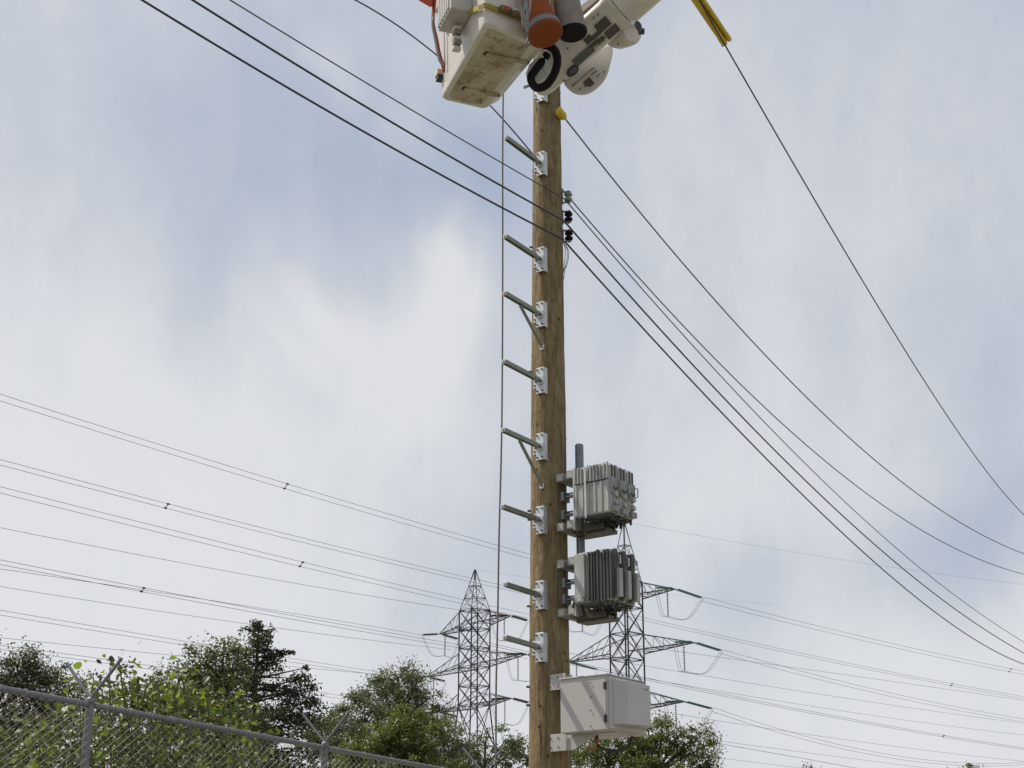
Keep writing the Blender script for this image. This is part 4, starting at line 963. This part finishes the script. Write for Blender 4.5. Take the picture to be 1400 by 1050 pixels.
# ------------------------------------------------------------------ lattice towers
def ztow(py, Y): return P(700, py, Y).z
def tower(px, Y, phi, ys, arms, side, label, insm, jumpers=True):
    """ys: pixel rows of peak, peak base ; arms: (row of top chord at body, row of lower chord, half length left, right)"""
    c = P(px, 900, Y); base = Vector((c.x, Y, 0)); root = empty('lattice_tower', base); tag(root, label, 'lattice tower', 'steel lattice transmission towers')
    ax = Vector((math.cos(phi), -math.sin(phi), 0)); ay = Vector((math.sin(phi), math.cos(phi), 0)); h = side / 2
    zp, zs = ztow(ys[0], Y), ztow(ys[1], Y); zw = ztow(ys[2], Y)       # peak, shoulder, waist
    cor = lambda z, i: ax * (h * w_(z) * (1, 1, -1, -1)[i]) + ay * (h * w_(z) * (1, -1, -1, 1)[i]) + Vector((0, 0, z))
    def w_(z):
        if z >= zs: return max(.04, (zp - z) / (zp - zs))
        if z >= zw: return 1.0
        return 1 + (zw - z) * .055
    zl = [0]; 
    levels = sorted({zw, zs} | {zw - (zw) * f for f in (.18, .38, .62, 1.0)} | {zs - (zs - zw) * k / 5 for k in range(6)} | {zs + (zp - zs) * f for f in (.3, .6, 1)})
    for i in range(4):
        mb = MB()
        for a, b in zip(levels, levels[1:]): mb.bar(cor(a, i), cor(b, i), .19 if b <= zs else .09)
        mb.build('leg', M_lat, root)
    for a, b in zip(levels, levels[1:]):
        mb = MB()
        for i in range(4):
            j = (i + 1) % 4; t = .09 if b <= zs else .05
            mb.bar(cor(a, i), cor(b, j), t); mb.bar(cor(a, j), cor(b, i), t); mb.bar(cor(b, i), cor(b, j), t)
        mb.bar(cor(b, 0), cor(b, 2), .07)
        mb.build('brace_panel', M_lat, root)
    # crossarms
    def string(p, q, m, n=10, r=.15, nm='insulator_string', core=.035):
        s = MB(); s.tube([p, q], core, 5); d = (q - p); L_ = d.length; d.normalize(); x = d.orthogonal().normalized(); y = d.cross(x)
        for k in range(n):
            c_ = p + d * (L_ * (k + .7) / (n + .4)); s.loft([ell(c_, x, y, r, r, 8), ell(c_ + d * .07, x, y, r * .5, r * .5, 8)])
        s.build(nm, m, root)
    lined = ay
    for ai, (yt, yb, ll, lr) in enumerate(arms):
        ENDK = range(ai)
        zt, zb = ztow(yt, Y), ztow(yb, Y)
        for sgn, ln in ((-1, ll), (1, lr)):
            mb = MB(); tip = ax * (sgn * ln) + Vector((0, 0, zb + .15))
            roots_b = [ax * (sgn * h) + ay * (s * h) + Vector((0, 0, zb)) for s in (-1, 1)]
            roots_t = [ax * (sgn * h) + ay * (s * h) + Vector((0, 0, zt)) for s in (-1, 1)]
            tips = [tip + ay * (s * .25) for s in (-1, 1)]
            for s in (0, 1): mb.bar(roots_b[s], tips[s], .13); mb.bar(roots_t[s], tips[s], .09)
            n = 5
            for k in range(n):
                f, g = k / n, (k + 1) / n
                b0, b1 = roots_b[0].lerp(tips[0], f), roots_b[1].lerp(tips[1], f); c0, c1 = roots_b[0].lerp(tips[0], g), roots_b[1].lerp(tips[1], g)
                mb.bar(b0, c1, .055); mb.bar(c0, c1, .055)
                for s in (0, 1):
                    u0 = roots_t[s].lerp(tips[s], f); l1 = roots_b[s].lerp(tips[s], g); mb.bar(u0, l1, .05)
                    if k == 2: mb.bar(u0, roots_b[s].lerp(tips[s], f), .05)
            mb.build('crossarm', M_lat, root)
            # tension strings both ways, a hanging post string and the jumper loop
            ends = []
            for sg in (-1, 1):
                SLEN = (2.5 if insm is M_ins else (2.8 if sg < 0 else 4.8))
                for off in (-.18, .18):
                    p = tip + lined * (sg * .5) + ax * off; q = p + lined * (sg * SLEN) + Vector((0, 0, -.35)); string(p, q, insm if sg < 0 else (M_ins if insm is M_ins else M_glass_dark), 18 if SLEN > 4 else 11, .115 if insm is not M_ins else .17)
                ends.append(tip + lined * (sg * (SLEN + .7)) + Vector((0, 0, -.42)))
            ENDS[(len(TOWERS), len(ENDK), sgn)] = [base + e_ for e_ in ends]
            hp = ax * (sgn * ln * .86) + Vector((0, 0, zb - .1)); hq = hp + Vector((0, 0, -3.0)); string(hp, hq, M_ins, 12, .15)
            for off in (-.2, .2):
                o = ax * off; pts = catmull([ends[0] + o, ends[0].lerp(hq, .45) + Vector((0, 0, -1.5)) + o, hq + o + Vector((0, 0, -.05)), ends[1].lerp(hq, .45) + Vector((0, 0, -1.5)) + o, ends[1] + o], 6)
                MB().tube(pts, .022, 5).build('jumper_wire', M_wire, root)
    TOWERS.append(base); return base, ax, ay
ENDS = {}; TOWERS = []; M_glass_dark = mat('dark_glass_insulator', (.02, .105, .085), .3)
YL, YR = 217.0, 190.0
tower(648.5, YL, R(55), (779, 835, 965), [(836, 856, 9.0, 8.6), (893, 912, 12.4, 12.4), (948, 966, 9.0, 8.8)], 3.15, 'distant steel lattice tower left of the pole behind the trees', M_ins)
tower(857.5, YR, R(45), (713, 797, 975), [(797, 819, 8.6, 7.8), (868, 894, 9.9, 10.4), (944, 970, 8.6, 8.6)], 2.95, 'nearer steel lattice tower right of the pole with green glass insulators', M_glass_ins)

# ------------------------------------------------------------------ transmission conductors
def proj(v):
    d = v - Vector((0, 0, EYE)); f = d.y * CT + d.z * ST; u = -d.y * ST + d.z * CT; return (700 + FPX * d.x / f, 525 - FPX * u / f)
def att(t, arm, side, end): v = ENDS[(t, arm, side)][end]; return v
def conductor(px, Y0, Y1, label, pair=.0, r=.026, spacer=None, e0=40, e1=0, side='left', deg=2):
    px = list(px)
    if isinstance(px[0], Vector): Y0 = px[0].y; px[0] = proj(px[0])
    if isinstance(px[-1], Vector): Y1 = px[-1].y; px[-1] = proj(px[-1])
    pts, d = wire_pts(px, Y0, Y1, e0, e1, n=70, deg=deg); nn = Vector((-d.y, d.x, 0))
    grp = 'transmission conductors left of the pole' if side == 'left' else 'transmission conductors right of the pole'
    if not pair:
        o = MB().tube(pts, r, 5).build('conductor', M_wire, smooth=True); tag(o, label, 'power line', grp); return
    c = pts[len(pts) // 2].copy(); root = empty('conductor_bundle', c); tag(root, label, 'power line', grp)
    off = Vector((-nn.x * pair * .42, -nn.y * pair * .42, pair * .42))
    for s in (-1, 1): MB().tube([p + off * s - c for p in pts], r * .85, 5).build('conductor', M_wire, root, smooth=True)
    if spacer:
        rr = ray(*spacer); o = Vector((0, 0, EYE)); t = (pts[0] - o).dot(nn) / rr.dot(nn); q = o + rr * t
        i = min(range(len(pts)), key=lambda k: (pts[k] - q).xy.length); p0 = pts[i]; j = min(i + 1, len(pts) - 1); dd = (pts[j] - p0)
        f = (q - p0).dot(dd) / dd.length_squared if dd.length else 0; p = p0 + dd * f
        mb = MB().bar(p - off * 1.25 - c, p + off * 1.1 - c, .07, .07)
        for s in (-1, 1): mb.box(p + off * s - c, (.16, .07, .07), (d, nn, Vector((0, 0, 1))))
        mb.build('spacer', M_dark, root, bevel=.02)
YA, YB = 125, 200
conductor([(0, 543.5), (389, 664), (500, 697), (723, 761), (800, 781)], YA, 196, 'highest twin conductor on the left, with a clamp midway to the pole', .50, spacer=(391, 665))
conductor([(0, 631.5), (228, 692.5), (500, 759.5), (643, 792), (723, 811)], YA, 196, 'second highest twin conductor on the left, with a clamp near its left third', .42, spacer=(228, 692.5))
conductor([(0, 669.5), (413.5, 772.5), (500, 792), (628, 821), (723, 843)], YA, 196, 'third twin conductor from the top on the left', .48, spacer=(412, 772))
conductor([(0, 721), (200, 761), (400, 797), (626, 833), (723, 848)], YA + 15, 205, 'faint single conductor between the third and fourth twin conductors', r=.022)
conductor([(0, 768), (195, 807), (400, 845), (500, 861), (626, 883), (723, 899)], YA, 196, 'fourth twin conductor from the top, its clamp nearest the left edge', .36, spacer=(195, 806.5))
conductor([(0, 777.5), (200, 808), (400, 838), att(0, 0, -1, 0)], YA + 25, 222, 'single conductor ending at the top left arm of the left tower', r=.024)
conductor([(0, 802), (250, 840), (400, 861.5), (500, 874.6), (616, 888)], YA + 25, 215, 'single conductor just under the fourth twin conductor', r=.022)
conductor([(0, 837.5), (220, 874), (297, 887), (500, 918), att(0, 1, -1, 0)], YA + 20, 225, 'twin conductor passing behind the conifer below its tip', .45)
conductor([(0, 871.6), (220, 895), (380, 909), (573, 927)], YA + 35, 226, 'faint single conductor just above the tree line on the left', r=.022)
conductor([(0, 881), (68, 894), (140, 907), (260, 924), (432, 946), (480, 951), att(0, 2, -1, 0)], YA + 25, 222, 'twin conductor among the tree tops on the left', .40)
conductor([(250, 952), (428, 971), (470, 974), (620, 985)], YA + 60, 222, 'lowest conductor on the left glimpsed between the trees', r=.026)
# right of the towers
conductor([att(1, 0, 1, 1), (1000, 830), (1180, 873), (1400, 920)], YR - 2, 252, 'upper twin conductor from the top right arm of the right tower', .50, spacer=(1381, 916), e0=0, e1=90, side='right')
conductor([(838, 836), (882, 847), (960, 865), (1130, 902), (1301, 936), (1400, 954)], YR + 6, 262, 'tight twin conductor below the top right one, with a clamp near the right edge', .34, spacer=(1301, 936), e0=0, e1=90, side='right')
conductor([(1023, 904), (1180, 926), (1400, 957.5)], 226, 300, 'faint single conductor crossing the middle right sky', r=.024, e0=34, e1=60, side='right')
conductor([att(1, 1, 1, 1), (1060, 912), (1155, 934.6), (1400, 985)], YR + 3, 255, 'twin conductor from the middle right arm of the right tower', .46, e0=0, e1=90, side='right')
conductor([(893, 912), (960, 924), (1180, 958), (1400, 989)], 215, 300, 'single conductor from between the towers, under the middle arm twin', r=.023, e0=20, e1=60, side='right')
conductor([(887, 930), (960, 943), (1290, 1007), (1400, 1023.5)], YR + 10, 262, 'dark twin conductor starting behind the top right corner of the cabinet', .26, spacer=(1290, 1007), e0=30, e1=60, side='right', r=.03)
conductor([(950, 939), (1023, 952), (1180, 976), (1400, 1005)], 225, 305, 'single conductor just above the dark twin', r=.023, e0=30, e1=60, side='right')
conductor([att(1, 2, 1, 1), (1079, 1003), (1321, 1045)], YR + 3, 245, 'twin conductor from the lowest right arm of the right tower', .44, e0=0, e1=90, side='right')
conductor([(1080, 1000), (1148, 1011), (1270, 1026), (1400, 1041)], 250, 320, 'thin conductor above the lower right corner', r=.024, e0=60, e1=60, side='right')
conductor([(979, 1012.5), (1110, 1030), (1258, 1049)], 235, 300, 'thin conductor leaving the right side of the right tree, upper of two', r=.024, e0=30, e1=60, side='right')
conductor([(979, 1016), (1070, 1032), (1164, 1049)], 205, 240, 'thin conductor leaving the right side of the right tree, lower of two', r=.03, e0=30, e1=60, side='right')
conductor([(982, 1036), (1086, 1049)], 240, 270, 'lowest faint conductor at the bottom right of the right tree', r=.022, e0=30, e1=60, side='right')
conductor([(856, 714), (1100, 757), (1250, 780), (1400, 799)], YR, 250, 'very faint earth wire from the tip of the right tower', r=.013, e0=0, e1=60, side='right')
conductor([(649, 779), (740, 792), (850, 806)], YL, 250, 'very faint earth wire from the tip of the left tower', r=.010, e0=0, e1=60, side='right')
